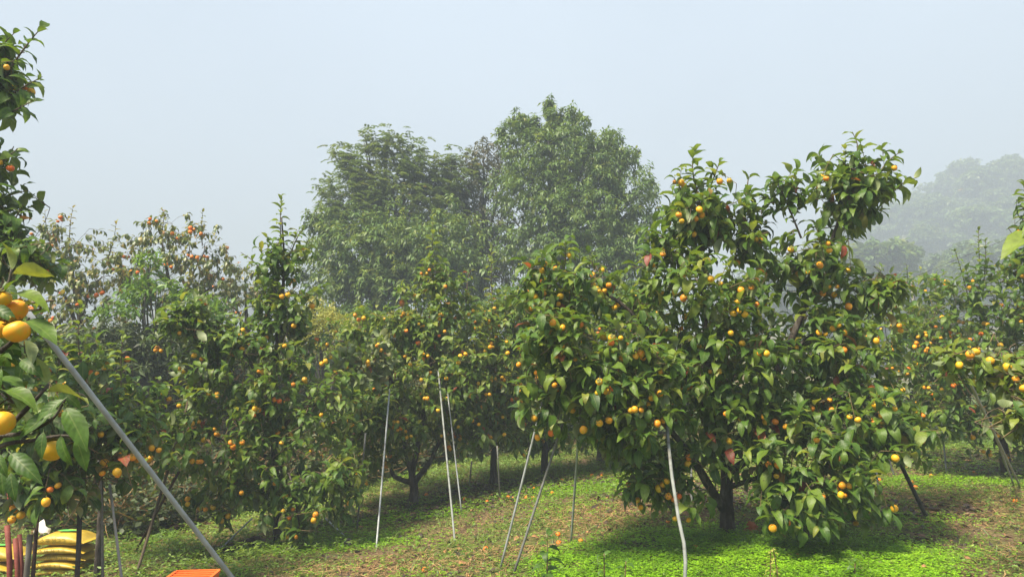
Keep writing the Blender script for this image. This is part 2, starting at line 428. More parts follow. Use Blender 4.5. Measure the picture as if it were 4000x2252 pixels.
NEAR_T = [leaf_template(c, f, w, wv) for c, f, w, wv in [(0.8, 0.35, .225, 0), (1.1, 0.25, .21, .25), (1.4, 0.45, .22, -.2), (0.5, 0.3, .235, .2),
                                                         (1.0, 0.6, .22, 0), (1.25, 0.15, .24, -.3), (0.7, 0.5, .19, .3), (1.7, 0.35, .22, .15), (0.45, 0.34, .20, .12), (0.6, 0.46, .185, -.15)]]
LITE_T = [leaf_template(c, f, .25, 0, full=False, petiole=0) for c, f in [(0.5, 0.35), (0.9, 0.3), (1.3, 0.4), (0.2, 0.25)]]
TINTS = [0.04, 0.14, 0.24, 0.34, 0.44, 0.54, 0.64, 0.76, 0.87, 0.94, 0.985]
_leaf_meshes = {}
def leaf_mesh(var, tint, mat):
    ti = int(np.argmin([abs(tint - t) for t in TINTS]))
    key = (var, ti, mat)
    if key not in _leaf_meshes:
        V, T, A = NEAR_T[var]
        lc = np.column_stack([np.full(len(V), TINTS[ti]), A])
        _leaf_meshes[key] = mesh_np('leaf', V, T, M[mat], lc)
    return _leaf_meshes[key]

def frames(D, N):
    D = norm(D)
    N = norm(N - D * np.sum(N * D, -1, keepdims=True))
    S = np.cross(N, D)
    return D, S, N

def leaf_cloud(name, P, D, N, L, tint, mat, templates, parent, base, wide=None, var=None, kind='stuff'):
    """One mesh holding many leaves."""
    if len(P) == 0:
        return None
    D, S, N = frames(D, N)
    if var is None:
        var = rng.integers(0, len(templates), len(P))
    wide = np.ones(len(P)) if wide is None else wide
    VV = []; TT = []; CC = []; off = 0
    for k, (V, T, A) in enumerate(templates):
        idx = np.where(var % len(templates) == k)[0]
        if not len(idx):
            continue
        l = L[idx][:, None, None]
        W = (P[idx] - base)[:, None] + l * (V[None, :, 0:1] * D[idx][:, None] + V[None, :, 1:2] * (S[idx] * wide[idx][:, None])[:, None] + V[None, :, 2:3] * N[idx][:, None])
        m = len(V)
        VV.append(W.reshape(-1, 3))
        TT.append((T[None] + (np.arange(len(idx)) * m)[:, None, None] + off).reshape(-1, 3))
        lc = np.zeros((len(idx), m, 3)); lc[:, :, 0] = tint[idx][:, None]; lc[:, :, 1:] = A[None]
        CC.append(lc.reshape(-1, 3)); off += len(idx) * m
    me = mesh_np(name, np.concatenate(VV), np.concatenate(TT), M[mat], np.concatenate(CC))
    o = link(name, me, parent)
    if parent is None:
        o.location = tuple(base)
    if kind: o['kind'] = kind
    return o

def leaf_object(p, d, n, L, tint, var, mat, parent, base, wide=1.0):
    D, S, N = frames(np.array([d]), np.array([n]))
    D, S, N = D[0] * L, S[0] * L * wide, N[0] * L
    q = p - base
    o = bpy.data.objects.new('leaf', leaf_mesh(int(var) % len(NEAR_T), tint, mat))
    o.parent = parent
    o.matrix_basis = Matrix(((D[0], S[0], N[0], q[0]), (D[1], S[1], N[1], q[1]), (D[2], S[2], N[2], q[2]), (0, 0, 0, 1)))
    COL.objects.link(o)
    return o

# ------------------------------------------------------------------ persimmon fruit
def fruit_mesh(seed, mat):
    r = random.Random(seed)
    n, m = 14, 9
    mb = MB(); vs = []; fs = []
    el = 1.0 + r.uniform(-0.16, 0.2); sq = r.uniform(0.0, 0.05); ph = r.uniform(0, 6)
    for i in range(1, m):
        a = math.pi * i / m
        z = math.cos(a) * el; rr = math.sin(a) ** 0.86
        if z < 0: rr *= (1 - 0.10 * (z / el) ** 2)
        else: z *= 0.86
        for k in range(n):
            t = 2 * math.pi * k / n
            q = rr * (1 + sq * math.cos(4 * t + ph))
            vs.append((q * math.cos(t), q * math.sin(t), z))
    top = len(vs); vs.append((0, 0, 0.80 * el)); bot = len(vs); vs.append((0, 0, -1.02 * el))
    for i in range(m - 2):
        for k in range(n):
            k2 = (k + 1) % n
            fs.append((i * n + k, (i + 1) * n + k, (i + 1) * n + k2, i * n + k2))
    for k in range(n):
        k2 = (k + 1) % n
        fs.append((top, k, k2)); fs.append((bot, (m - 2) * n + k2, (m - 2) * n + k))
    mb.add(vs, fs)
    me = mb.mesh('persimmon', M[mat])
    return me

def calyx_mesh():
    mb = MB()
    for q in range(4):
        a = q * math.pi / 2
        c, s = math.cos(a), math.sin(a)
        pts = [(0, 0, .80), (.22, .30, .84), (.62, .26, .90), (.80, 0, 1.02), (.62, -.26, .90), (.22, -.30, .84)]
        mb.add([(x * c - y * s, x * s + y * c, z) for x, y, z in pts], [(0, 1, 2), (0, 2, 3), (0, 3, 4), (0, 4, 5)][::-1])
    mb.tube([(0, 0, .8), (0.02, 0, 1.1), (0.05, 0, 1.5)], [.07, .06, .06], 5)
    return mb.mesh('calyx', M['calyx'])
FRUITS = [fruit_mesh(k, 'fruit') for k in range(6)]
RIPE = [fruit_mesh(k, 'fruit_ripe') for k in range(6)]
CALYX = calyx_mesh()

def fruit_object(p, r, tilt, parent, base, calyx=True, name='persimmon', ripe=False):
    o = bpy.data.objects.new(name, (RIPE if ripe else FRUITS)[random.randrange(6)])
    o.parent = parent
    o.location = tuple(float(c) for c in (p - base)) if parent else tuple(float(c) for c in p)
    o.rotation_euler = (tilt[0], tilt[1], random.uniform(0, 6.28))
    o.scale = (r, r, r)
    COL.objects.link(o)
    if calyx:
        c = bpy.data.objects.new('calyx', CALYX); c.parent = o; COL.objects.link(c)
    return o

# ------------------------------------------------------------------ persimmon trees
def resample(path, step):
    out = []
    for a, b in zip(path[:-1], path[1:]):
        k = max(1, int(np.linalg.norm(b - a) / step))
        for i in range(k):
            out.append(a + (b - a) * i / k)
    out.append(path[-1])
    return out

def smooth_path(pts, k=4):
    """Catmull-Rom through pts."""
    pts = [np.asarray(p, float) for p in pts]
    if len(pts) < 3:
        return resample(pts, 0.15)
    P = [2 * pts[0] - pts[1]] + pts + [2 * pts[-1] - pts[-2]]
    out = []
    for i in range(1, len(P) - 2):
        for j in range(k):
            t = j / k
            out.append(0.5 * (2 * P[i] + (P[i + 1] - P[i - 1]) * t + (2 * P[i - 1] - 5 * P[i] + 4 * P[i + 1] - P[i + 2]) * t * t + (-P[i - 1] + 3 * P[i] - 3 * P[i + 1] + P[i + 2]) * t ** 3))
    out.append(P[-2])
    return out

def shoot_leaves(a, b, n, L, droop, jit, flip, acc, spread=0.95, fwd=0.45, tint=0.3, taper=True):
    ax = norm(b - a)
    r1 = norm(np.cross(ax, UP + 0.01 * rng.normal(size=3))); r2 = np.cross(ax, r1)
    ph = rng.uniform(0, 6.28)
    for j in range(n):
        t = 0.3 + 0.7 * (j / max(1, n - 1)) ** 0.7
        an = ph + j * 2.4 + rng.normal() * 0.25
        rad = r1 * math.cos(an) + r2 * math.sin(an)
        f = fwd + 0.5 * (t > 0.9)
        d = ax * f + rad * spread + rng.normal(size=3) * jit
        d = d - UP * (droop * (0.6 + 0.8 * rng.random()))
        nn = UP * 1.0 + ax * 0.2 + rng.normal(size=3) * 0.25
        if flip and rng.random() < flip: nn = np.array([-.2, 1.0, -.25]) + rng.normal(size=3) * .25
        l = L * rng.uniform(0.6, 1.18) * (1.0 if not taper else (1 - 0.35 * max(0, t - 0.6)))
        acc['P'].append(a + (b - a) * t); acc['D'].append(d); acc['N'].append(nn); acc['L'].append(l)
        acc['t'].append(np.clip(tint + rng.normal() * 0.22, 0.0, 0.91) if rng.random() > acc.get('red', 0.012) else rng.uniform(0.93, 1.0))
        acc['o'].append(ax)

def front_rank(P, cell):
    """How many points of P stand in front of each one, seen from the camera, within a cell of the given size."""
    d = P[:, 1]
    dm = np.median(d)
    iu = np.floor(P[:, 0] / d * dm / cell).astype(int); iv = np.floor((P[:, 2] - EYE) / d * dm / cell).astype(int)
    key = iu * 100003 + iv
    order = np.lexsort((d, key)); k = key[order]
    start = np.r_[True, k[1:] != k[:-1]]
    idx = np.arange(len(k)); first = np.maximum.accumulate(np.where(start, idx, 0))
    rank = np.empty(len(k), int); rank[order] = idx - first
    return rank

def persimmon(label, base, trunk, limbs, lobes, spires=(), fruits=60, leaf=0.185, seed=1, n_leaf=300, mat='leaf', droop=0.30, calyx=False,
              group='persimmon trees of the orchard', tint=0.32, red=0.012, fruit_r=0.031, lite=False, explicit=None, extra_fruits=(), name='persimmon_tree', per=8, dens=1.0, ripe=False):
    """trunk: (points, r0, r1); limbs: list of the same; lobes: (px, py, d, rx, ry, rdepth, shoots[, flip]); spires: list of point lists."""
    global rng
    rng = np.random.default_rng(seed); random.seed(seed)
    base = np.asarray(base, float)
    root = thing(name, label, 'tree', base, group)
    node_p = []; node_r = []
    for k, (pts, r0, r1) in enumerate([trunk] + list(limbs)):
        path = smooth_path(pts)
        rad = [r0 + (r1 - r0) * (i / (len(path) - 1)) ** 0.8 for i in range(len(path))]
        if k == 0:
            rad[0] *= 1.35
            if len(rad) > 1: rad[1] *= 1.1
        mb = MB(); mb.tube(path, rad, 10 if k == 0 else 8, wob=0.10, seed=seed + k)
        link('trunk' if k == 0 else 'branch', mb.mesh('trunk' if k == 0 else 'branch', M['bark'], base=base), root)
        fine = resample(path, 0.12)
        node_p += fine; node_r += list(np.interp(np.linspace(0, 1, len(fine)), np.linspace(0, 1, len(rad)), rad))
    acc = dict(P=[], D=[], N=[], L=[], t=[], o=[], red=red)
    tw = MB(); sh = MB()
    spots = []
    shoots = []
    for lob in lobes:
        px, py, d, rx, ry, rz, ns = lob[:7]
        flip = lob[7] if len(lob) > 7 else 0.0
        c = at(px, py, d); R = np.array([rx * d / FPX, rz, ry * d / FPX])
        for _ in range(int(ns * dens)):
            u = norm(rng.normal(size=3))
            if u[1] > 0 and rng.random() < 0.35: u[1] = -u[1]
            k = 0.45 + 0.55 * rng.random() ** 0.6
            if rng.random() < .14 and rx > 130: k *= rng.uniform(1.1, 1.35)
            p = c + u * R * k + rng.normal(size=3) * .09 * min(1.0, R.mean() / .4)
            gz = float(ground_z(p[0], p[1]))
            if p[2] < gz + 0.12: continue
            ax = norm(u / R * R.mean() * 0.8 + UP * rng.uniform(-0.15, 0.6) + rng.normal(size=3) * 0.45)
            if np.dot(ax, u) < 0.25: ax = norm(ax + u * 0.9)
            ln = rng.uniform(0.16, 0.36) * leaf / 0.165
            shoots.append((p - ax * ln, p, flip))
    allp = np.array(node_p); allr = np.array(node_r)
    order = sorted(range(len(shoots)), key=lambda i: float(np.min(np.sum((allp - shoots[i][0]) ** 2, 1))))
    ext_p = list(node_p); ext_r = list(node_r)
    arr = np.zeros((len(node_p) + len(shoots) * 4, 3)); arr[:len(node_p)] = allp; cnt = len(node_p)
    for i in order:
        a, b, flip = shoots[i]
        d2 = np.sum((arr[:cnt] - a) ** 2, 1); j = int(np.argmin(d2)); q = arr[j]; dist = math.sqrt(d2[j])
        if dist > 0.5:
            continue
        if dist > 0.04:
            r0 = min(ext_r[j] * 0.7, 0.006 + 0.012 * dist)
            mid = (q + a) / 2 + UP * 0.08 * dist + rng.normal(size=3) * 0.06 * dist
            path = smooth_path([q, mid, a], 2)
            tw.tube(path, list(np.linspace(r0, max(0.0035, r0 * 0.6), len(path))), 4, cap=False)
            for w in (1, 2, 3, len(path) - 1):
                if w < len(path) and cnt < len(arr):
                    arr[cnt] = path[w]; ext_p.append(path[w]); ext_r.append(max(0.004, r0 * 0.7)); cnt += 1
        sh.tube([a, (a + b) / 2 + UP * 0.01, b], [0.004, 0.0032, 0.002], 4, cap=False)
        shoot_leaves(a, b, int(rng.integers(per - 2, per + 2)), leaf, droop, 0.22, flip, acc, tint=tint)
        ax = norm(b - a); c = (a + b) / 2
        front = -ax[1] * 0.7 + 0.3 * (rng.random()) + 0.15 * ax[2]
        spots.append((front + 0.5 * rng.random(), c))
    for sp in spires:
        pts, n, fl = sp[0], sp[1], (sp[2] if len(sp) > 2 else 1.0)
        path = smooth_path(pts)
        r0 = 0.012 * fl
        tw.tube(path, list(np.linspace(r0, 0.003, len(path))), 6, cap=False)
        fine = resample(path, 0.02)
        for j in range(n):
            t = (j + rng.random() * 0.6) / n
            q = fine[min(len(fine) - 1, int((0.08 + 0.92 * t) * (len(fine) - 1)))]
            q2 = fine[min(len(fine) - 1, int((0.08 + 0.92 * t) * (len(fine) - 1)) + 1)]
            ax = norm(q2 - q) if np.linalg.norm(q2 - q) > 1e-6 else UP
            an = j * 2.4 + rng.normal() * 0.3
            r1 = norm(np.cross(ax, np.array([0.3, 1, 0.1]))); r2 = np.cross(ax, r1)
            d = (r1 * math.cos(an) + r2 * math.sin(an)) * (1.0 - 0.55 * max(0, t - 0.7) / 0.3) + ax * (0.30 + 0.8 * max(0, t - 0.75) / 0.25)
            nn = ax * 0.8 + UP * 0.5 + rng.normal(size=3) * 0.15
            acc['P'].append(q); acc['D'].append(d); acc['N'].append(nn); acc['L'].append(leaf * fl * rng.uniform(0.8, 1.1) * (1 - 0.35 * max(0, t - 0.7) / 0.3))
            acc['t'].append(float(np.clip(tint + 0.16 + rng.normal() * 0.12, 0, 0.9))); acc['o'].append(d)
    if explicit:
        for e in explicit:
            p0, p1 = at(e[0], e[1], e[4]), at(e[2], e[3], e[4] + (e[5] - e[4]) * .4)
            L = float(np.linalg.norm(p1 - p0))
            acc['P'].append(p0); acc['D'].append(p1 - p0 + UP * 0.04 * L); acc['N'].append(np.array(e[6], float)); acc['L'].append(L * 1.06)
            acc['t'].append(e[7]); acc['o'].append(np.array([0, -5.0, 0]))
    if tw.v: tag(link('twigs', tw.mesh('twigs', M['twig'], base=base), root), kind='stuff')
    if sh.v: tag(link('shoots', sh.mesh('shoots', M['shoot'], base=base), root), kind='stuff')
    P = np.array(acc['P']); D = np.array(acc['D']); N = np.array(acc['N']); L = np.array(acc['L']); T = np.array(acc['t']); O = norm(np.array(acc['o']))
    gz = ground_z(P[:, 0], P[:, 1])
    keep = P[:, 2] > gz + 0.05
    P, D, N, L, T, O = P[keep], D[keep], N[keep], L[keep], T[keep], O[keep]
    var = rng.integers(0, 8, len(P))
    if explicit: var = np.where(O[:, 1] < -0.999, rng.integers(8, 10, len(P)), var)
    to = norm(CAM - P)
    Dn, Sn, Nn = frames(D, N)
    face = np.abs(np.sum(Nn * to, -1))
    dist = np.linalg.norm(P - CAM, axis=1)
    u = P[:, 0] / P[:, 1] * FPX; inframe = (np.abs(u) < 2040)
    score = (L / dist) ** 2 * (0.25 + face) * (0.35 + np.clip(np.sum(O * to, -1), -0.3, 1.2)) * inframe
    score = score * 0.4 ** front_rank(P + D * 0, leaf * 0.6)
    if explicit: score[O[:, 1] < -0.999] += 10
    pick = np.argsort(-score)[:n_leaf]
    pick = pick[score[pick] > 0]
    for i in pick:
        leaf_object(P[i], D[i], N[i], L[i], T[i], var[i], mat, root, base)
    rest = np.ones(len(P), bool); rest[pick] = False
    leaf_cloud('foliage', P[rest], D[rest], N[rest], L[rest], T[rest], mat, LITE_T if lite else NEAR_T, root, base, var=var[rest])
    # fruit: hung below the shoots that show most, in ones to threes
    if spots:
        SC = np.array([c for _, c in spots])
        both = np.concatenate([SC, P + Dn * (L * .5)[:, None]])
        rk = front_rank(both, leaf * 0.55)[:len(SC)]
        spots = [(-(r_ * 0.45) + random.random() * 1.0, c) for r_, (_, c) in zip(rk, spots)]
    spots.sort(key=lambda s: -s[0])
    made = 0; taken = []
    for sc_, c in spots:
        if made >= fruits: break
        for q in range(random.choice([1, 1, 2, 2, 3, 4])):
            r = fruit_r * random.uniform(0.74, 1.14)
            p = c + np.array([random.uniform(-.09, .09), random.uniform(-.09, .04), -random.uniform(.0, .10)]) * (fruit_r / 0.034)
            if any(np.sum((p - t) ** 2) < (1.75 * fruit_r) ** 2 for t in taken) or p[2] < ground_z(p[0], p[1]) + 0.1:
                continue
            taken.append(p)
            fruit_object(p, r, (random.gauss(0, .5), random.gauss(0, .5)), root, base, calyx, ripe=ripe or random.random() < .08)
            made += 1
    for (px, py, d, r) in extra_fruits:
        fruit_object(at(px, py, d), r, (random.gauss(0.2, .3), random.gauss(0, .3)), root, base, True)
    return root

def B(*pts):
    return [at(*p) for p in pts]

# T1: the big tree on the right
b1 = on_ground(2845, 2078); dB = b1[1]
persimmon('large persimmon tree with forked dark trunk and two tall leafy tops above bright clover', b1,
    (np.array([b1 - UP * 0.1, at(2838, 1960, dB), at(2835, 1820, dB), at(2790, 1600, 7.3), at(2760, 1330, 7.3), at(2745, 1050, 7.3), at(2735, 800, 7.3)]), 0.085, 0.018),
    [(B((2832, 1990, dB), (2760, 1880, 7.1), (2700, 1780, 6.95), (2560, 1620, 6.7), (2380, 1480, 6.6), (2180, 1350, 6.6)), 0.055, 0.012),
     (B((2838, 1800, dB), (2960, 1600, 7.2), (3080, 1350, 7.2), (3190, 1080, 7.2), (3270, 880, 7.2), (3330, 640, 7.2)), 0.06, 0.012),
     (B((2838, 1850, dB), (3000, 1750, 7.0), (3200, 1690, 6.8), (3420, 1660, 6.7)), 0.045, 0.01),
     (B((2800, 1650, 7.3), (2620, 1400, 7.0), (2420, 1180, 6.9), (2200, 1080, 7.0)), 0.04, 0.01),
     (B((3050, 1400, 7.2), (3250, 1250, 7.3), (3420, 1140, 7.3)), 0.03, 0.008),
     (B((2850, 1900, 7.2), (3050, 1850, 6.8), (3200, 1950, 6.5)), 0.03, 0.008),
     (B((2830, 1700, 7.3), (2850, 1500, 7.9), (2950, 1300, 8.3)), 0.04, 0.01),
     (B((3150, 2090, 6.75), (3140, 2000, 6.75), (3150, 1900, 6.7), (3190, 1800, 6.8)), 0.03, 0.02)],
    [(2190, 1420, 6.6, 190, 260, .55, 70), (2480, 1500, 6.5, 230, 250, .55, 85), (2230, 1110, 7.0, 210, 120, .45, 42),
     (2690, 1180, 7.1, 300, 210, .7, 80), (2730, 860, 7.3, 130, 180, .38, 62), (2920, 900, 7.3, 80, 170, .3, 24), (2600, 960, 7.2, 90, 60, .3, 10),
     (2820, 1400, 7.1, 330, 260, .7, 85), (3230, 1330, 7.3, 240, 250, .6, 72), (3330, 740, 7.2, 170, 160, .38, 62), (3150, 1010, 7.2, 170, 140, .4, 40),
     (3340, 1660, 6.9, 240, 190, .6, 75), (3180, 1880, 6.5, 250, 190, .45, 85), (2570, 1840, 6.8, 170, 130, .35, 40),
     (2900, 1640, 6.9, 260, 190, .5, 60), (3390, 1150, 7.3, 120, 80, .35, 22), (3050, 750, 7.2, 80, 100, .22, 12), (2860, 1450, 8.2, 500, 350, .6, 60), (2440, 1700, 6.7, 120, 110, .3, 22)],
    [(B((2735, 800, 7.3), (2705, 660, 7.3), (2715, 575, 7.3)), 20, 1.0), (B((2735, 830, 7.3), (2790, 690, 7.25), (2815, 620, 7.2)), 16, 1.0), (B((2720, 860, 7.3), (2660, 740, 7.2), (2630, 690, 7.2)), 14, 1.0),
     (B((3325, 700, 7.2), (3350, 580, 7.2), (3330, 515, 7.2)), 11), (B((3380, 760, 7.2), (3460, 640, 7.15), (3520, 590, 7.1)), 11),
     (B((3440, 800, 7.2), (3520, 720, 7.1), (3590, 690, 7.1)), 9), (B((3130, 930, 7.2), (3060, 760, 7.15), (3020, 690, 7.1)), 12),
     (B((2930, 850, 7.3), (2920, 720, 7.3), (2935, 680, 7.3)), 10)],
    fruits=215, leaf=0.20, seed=101, calyx=True, tint=0.42, red=0.022, dens=1.15)

# T2: slender tree left of centre with a tall leader
b2 = on_ground(1085, 2108); d2 = b2[1]
persimmon('slim persimmon tree with one tall pointed leader and fruit hanging almost to the ground', b2,
    (np.array([b2 - UP * .1, at(1082, 1950, d2), at(1070, 1750, d2), at(1072, 1500, d2), at(1090, 1250, d2), at(1110, 1050, d2), at(1100, 850, d2)]), 0.06, 0.01),
    [(B((1078, 1600, d2), (980, 1420, d2 - .1), (880, 1300, d2 - .2), (760, 1240, d2 - .3)), 0.03, .008),
     (B((1075, 1700, d2), (1180, 1600, d2 - .2), (1330, 1560, d2 - .3)), 0.03, .008),
     (B((1078, 1800, d2), (960, 1750, d2 - .3), (820, 1700, d2 - .4)), 0.03, .008),
     (B((1080, 1900, d2), (1200, 1840, d2 - .4), (1380, 1900, d2 - .6)), 0.03, .007),
     (B((1080, 1880, d2), (1130, 1850, d2 - .6), (1170, 2050, d2 - .7)), 0.02, .006)],
    [(1105, 1010, d2, 110, 130, .3, 26), (1110, 1190, d2, 150, 110, .35, 36), (1010, 1440, d2 - .1, 240, 170, .6, 60), (730, 1265, d2 - .3, 130, 70, .35, 42, 0.35),
     (840, 1330, d2 - .25, 100, 70, .3, 24), (1190, 1580, d2 - .2, 260, 170, .6, 66), (930, 1740, d2 - .3, 240, 150, .6, 56), (1230, 1850, d2 - .5, 210, 140, .4, 50),
     (1165, 2030, d2 - .7, 80, 110, .2, 14), (880, 1920, d2 - .3, 130, 80, .35, 20), (810, 1560, d2 - .2, 130, 130, .4, 24), (1060, 1330, d2, 160, 110, .4, 30), (1000, 1900, d2 - .3, 160, 90, .4, 22),
     (780, 1430, d2 - .3, 120, 60, .3, 8, .4)],
    [(B((1110, 1120, d2), (1095, 900, d2), (1100, 765, d2)), 34), (B((1110, 1050, d2), (1160, 930, d2), (1190, 890, d2)), 12), (B((1090, 1150, d2), (1000, 1030, d2), (940, 985, d2)), 12)],
    fruits=85, seed=102, calyx=True, tint=0.44, dens=1.2)

# T3: spreading tree in the middle
b3 = on_ground(1615, 1968); d3 = b3[1]
persimmon('spreading persimmon tree with short trunk forking low over dark leaf litter', b3,
    (np.array([b3 - UP * .1, at(1617, 1900, d3), at(1610, 1850, d3), at(1640, 1700, d3), at(1680, 1450, d3), at(1692, 1200, d3)]), 0.085, 0.015),
    [(B((1612, 1885, d3), (1560, 1868, d3), (1530, 1840, d3), (1515, 1720, d3), (1460, 1600, d3)), .05, .012),
     (B((1612, 1860, d3), (1585, 1760, d3), (1560, 1600, d3), (1530, 1400, d3)), .05, .012),
     (B((1620, 1880, d3), (1680, 1800, d3), (1720, 1720, d3), (1830, 1560, d3), (1900, 1430, d3)), .05, .012),
     (B((1540, 1500, d3), (1430, 1400, d3 - .3), (1330, 1330, d3 - .3), (1250, 1380, d3 - .3)), .025, .008),
     (B((1550, 1620, d3), (1520, 1640, d3 - .4), (1490, 1660, d3 - .8)), .02, .006),
     (B((1545, 1520, d3), (1500, 1420, d3 - .6), (1440, 1380, d3 - 1.1), (1390, 1400, d3 - 1.35)), .02, .006)],
    [(1500, 1310, d3, 200, 110, .6, 46), (1420, 1410, d3 - 1.3, 120, 90, .25, 34, .97), (1505, 1650, d3 - .7, 130, 80, .3, 24), (1700, 1230, d3, 180, 150, .5, 55), (1660, 1480, d3 - .2, 240, 160, .7, 66),
     (1490, 1610, d3 - .3, 210, 140, .6, 52), (1850, 1420, d3, 190, 170, .6, 58), (1840, 1620, d3 + .1, 170, 130, .5, 40), (1400, 1740, d3, 140, 110, .5, 26), (1690, 1100, d3, 90, 90, .3, 16),
     (1620, 1680, d3 + .2, 220, 110, .6, 36), (1560, 1480, d3 + .8, 300, 250, .5, 40)],
    [(B((1692, 1200, d3), (1690, 1000, d3), (1690, 845, d3)), 34, 1.05), (B((1500, 1300, d3), (1480, 1240, d3), (1470, 1200, d3)), 8), (B((1820, 1180, d3), (1830, 1080, d3), (1850, 1045, d3)), 10)],
    fruits=150, seed=103, tint=0.56, red=0.022, dens=1.6)

# T4, T5, T5b: the row behind
b4 = on_ground(1930, 1893); d4 = b4[1]
persimmon('persimmon tree with straight slim trunk and a bare-stemmed upright sprout, behind the middle poles', b4,
    (np.array([b4 - UP * .1, at(1928, 1800, d4), at(1935, 1700, d4), at(1930, 1500, d4), at(1925, 1250, d4)]), .075, .015),
    [(B((1932, 1750, d4), (1860, 1660, d4), (1790, 1600, d4)), .035, .01), (B((1930, 1700, d4), (2030, 1560, d4), (2100, 1400, d4)), .035, .01)],
    [(1960, 1300, d4, 160, 140, .6, 42), (2050, 1480, d4, 190, 160, .7, 50), (1940, 1660, d4, 190, 90, .6, 40), (2080, 1220, d4, 130, 120, .5, 30), (1900, 1480, d4 + .5, 220, 200, .5, 34)],
    [(B((1925, 1300, d4), (1920, 1100, d4), (1918, 965, d4)), 28, 1.0)],
    fruits=100, seed=104, n_leaf=220, tint=0.58, dens=1.8, lite=True)
b5 = on_ground(2130, 1852); d5 = b5[1]
persimmon('persimmon tree at the end of the row whose trunk stands behind the paired leaning poles', b5,
    (np.array([b5 - UP * .1, at(2128, 1780, d5), at(2150, 1650, d5), at(2200, 1450, d5), at(2240, 1250, d5)]), .08, .015),
    [(B((2135, 1760, d5), (2240, 1650, d5), (2330, 1560, d5)), .04, .01), (B((2135, 1740, d5), (2060, 1640, d5), (2020, 1560, d5)), .035, .01)],
    [(2260, 1230, d5, 200, 150, .7, 52), (2330, 1500, d5, 240, 180, .8, 60), (2200, 1680, d5, 220, 80, .7, 42), (2420, 1250, d5, 160, 150, .7, 36), (2100, 1560, d5 + .3, 160, 140, .6, 30)],
    [], fruits=95, seed=105, n_leaf=200, tint=0.58, dens=1.8, lite=True)
b6 = on_ground(2345, 1805); d6 = b6[1]
persimmon('distant persimmon tree glimpsed between the poles and the large tree', b6,
    (np.array([b6 - UP * .1, at(2345, 1720, d6), at(2350, 1550, d6), at(2380, 1300, d6)]), .09, .02),
    [(B((2347, 1680, d6), (2450, 1560, d6), (2550, 1400, d6)), .05, .01)],
    [(2480, 1350, d6, 220, 180, .9, 50), (2420, 1600, d6, 240, 120, .9, 45), (2650, 1550, d6, 200, 180, .9, 45)],
    [], fruits=20, seed=106, n_leaf=0, tint=0.36, lite=True)

# T6, T7: trees on the right beyond
b7 = on_ground(3930, 1862); d7 = b7[1]
persimmon('bushy persimmon tree at the right with upright bare-tipped sprouts over brown soil', b7,
    (np.array([b7 - UP * .1, at(3925, 1780, d7), at(3900, 1600, d7), at(3850, 1350, d7), at(3820, 1150, d7)]), .085, .015),
    [(B((3920, 1750, d7), (3800, 1620, d7), (3680, 1520, d7)), .045, .01), (B((3910, 1700, d7), (3980, 1500, d7), (4050, 1300, d7)), .045, .01)],
    [(3720, 1270, d7, 170, 190, .8, 60), (3880, 1180, d7, 180, 150, .8, 56), (3820, 1450, d7 - .3, 230, 180, .8, 75), (3960, 1640, d7 - .3, 160, 170, .7, 56), (3690, 1610, d7 - .1, 160, 110, .6, 42),
     (3990, 1350, d7, 120, 160, .7, 40), (3620, 1440, d7 + .2, 120, 150, .7, 34), (3560, 1330, d7 + 1.2, 120, 150, .6, 30)],
    [(B((3830, 1150, d7), (3825, 1000, d7), (3822, 885, d7)), 26, .75), (B((3840, 1150, d7), (3850, 1010, d7), (3850, 930, d7)), 20, .75), (B((3780, 1150, d7), (3750, 1040, d7), (3728, 970, d7)), 20, .75)],
    fruits=110, seed=107, n_leaf=260, tint=0.4, dens=1.15)
b8 = on_ground(3520, 1730); d8 = b8[1]
persimmon('hazy persimmon tree with fine foliage standing behind the dark leaning pole', b8,
    (np.array([b8 - UP * .1, at(3520, 1660, d8), at(3510, 1500, d8), at(3530, 1250, d8)]), .09, .02),
    [(B((3518, 1620, d8), (3400, 1500, d8), (3330, 1380, d8)), .05, .01), (B((3515, 1600, d8), (3620, 1450, d8), (3660, 1300, d8)), .05, .01)],
    [(3500, 1330, d8, 190, 170, 1.2, 80), (3560, 1160, d8, 140, 110, 1.0, 50), (3470, 1540, d8, 220, 110, 1.2, 66), (3650, 1360, d8, 140, 190, 1.0, 56), (3380, 1350, d8, 120, 130, .9, 34)],
    [(B((3540, 1150, d8), (3545, 1080, d8), (3540, 1030, d8)), 14, .8)],
    fruits=50, seed=108, n_leaf=100, tint=0.48, lite=True)

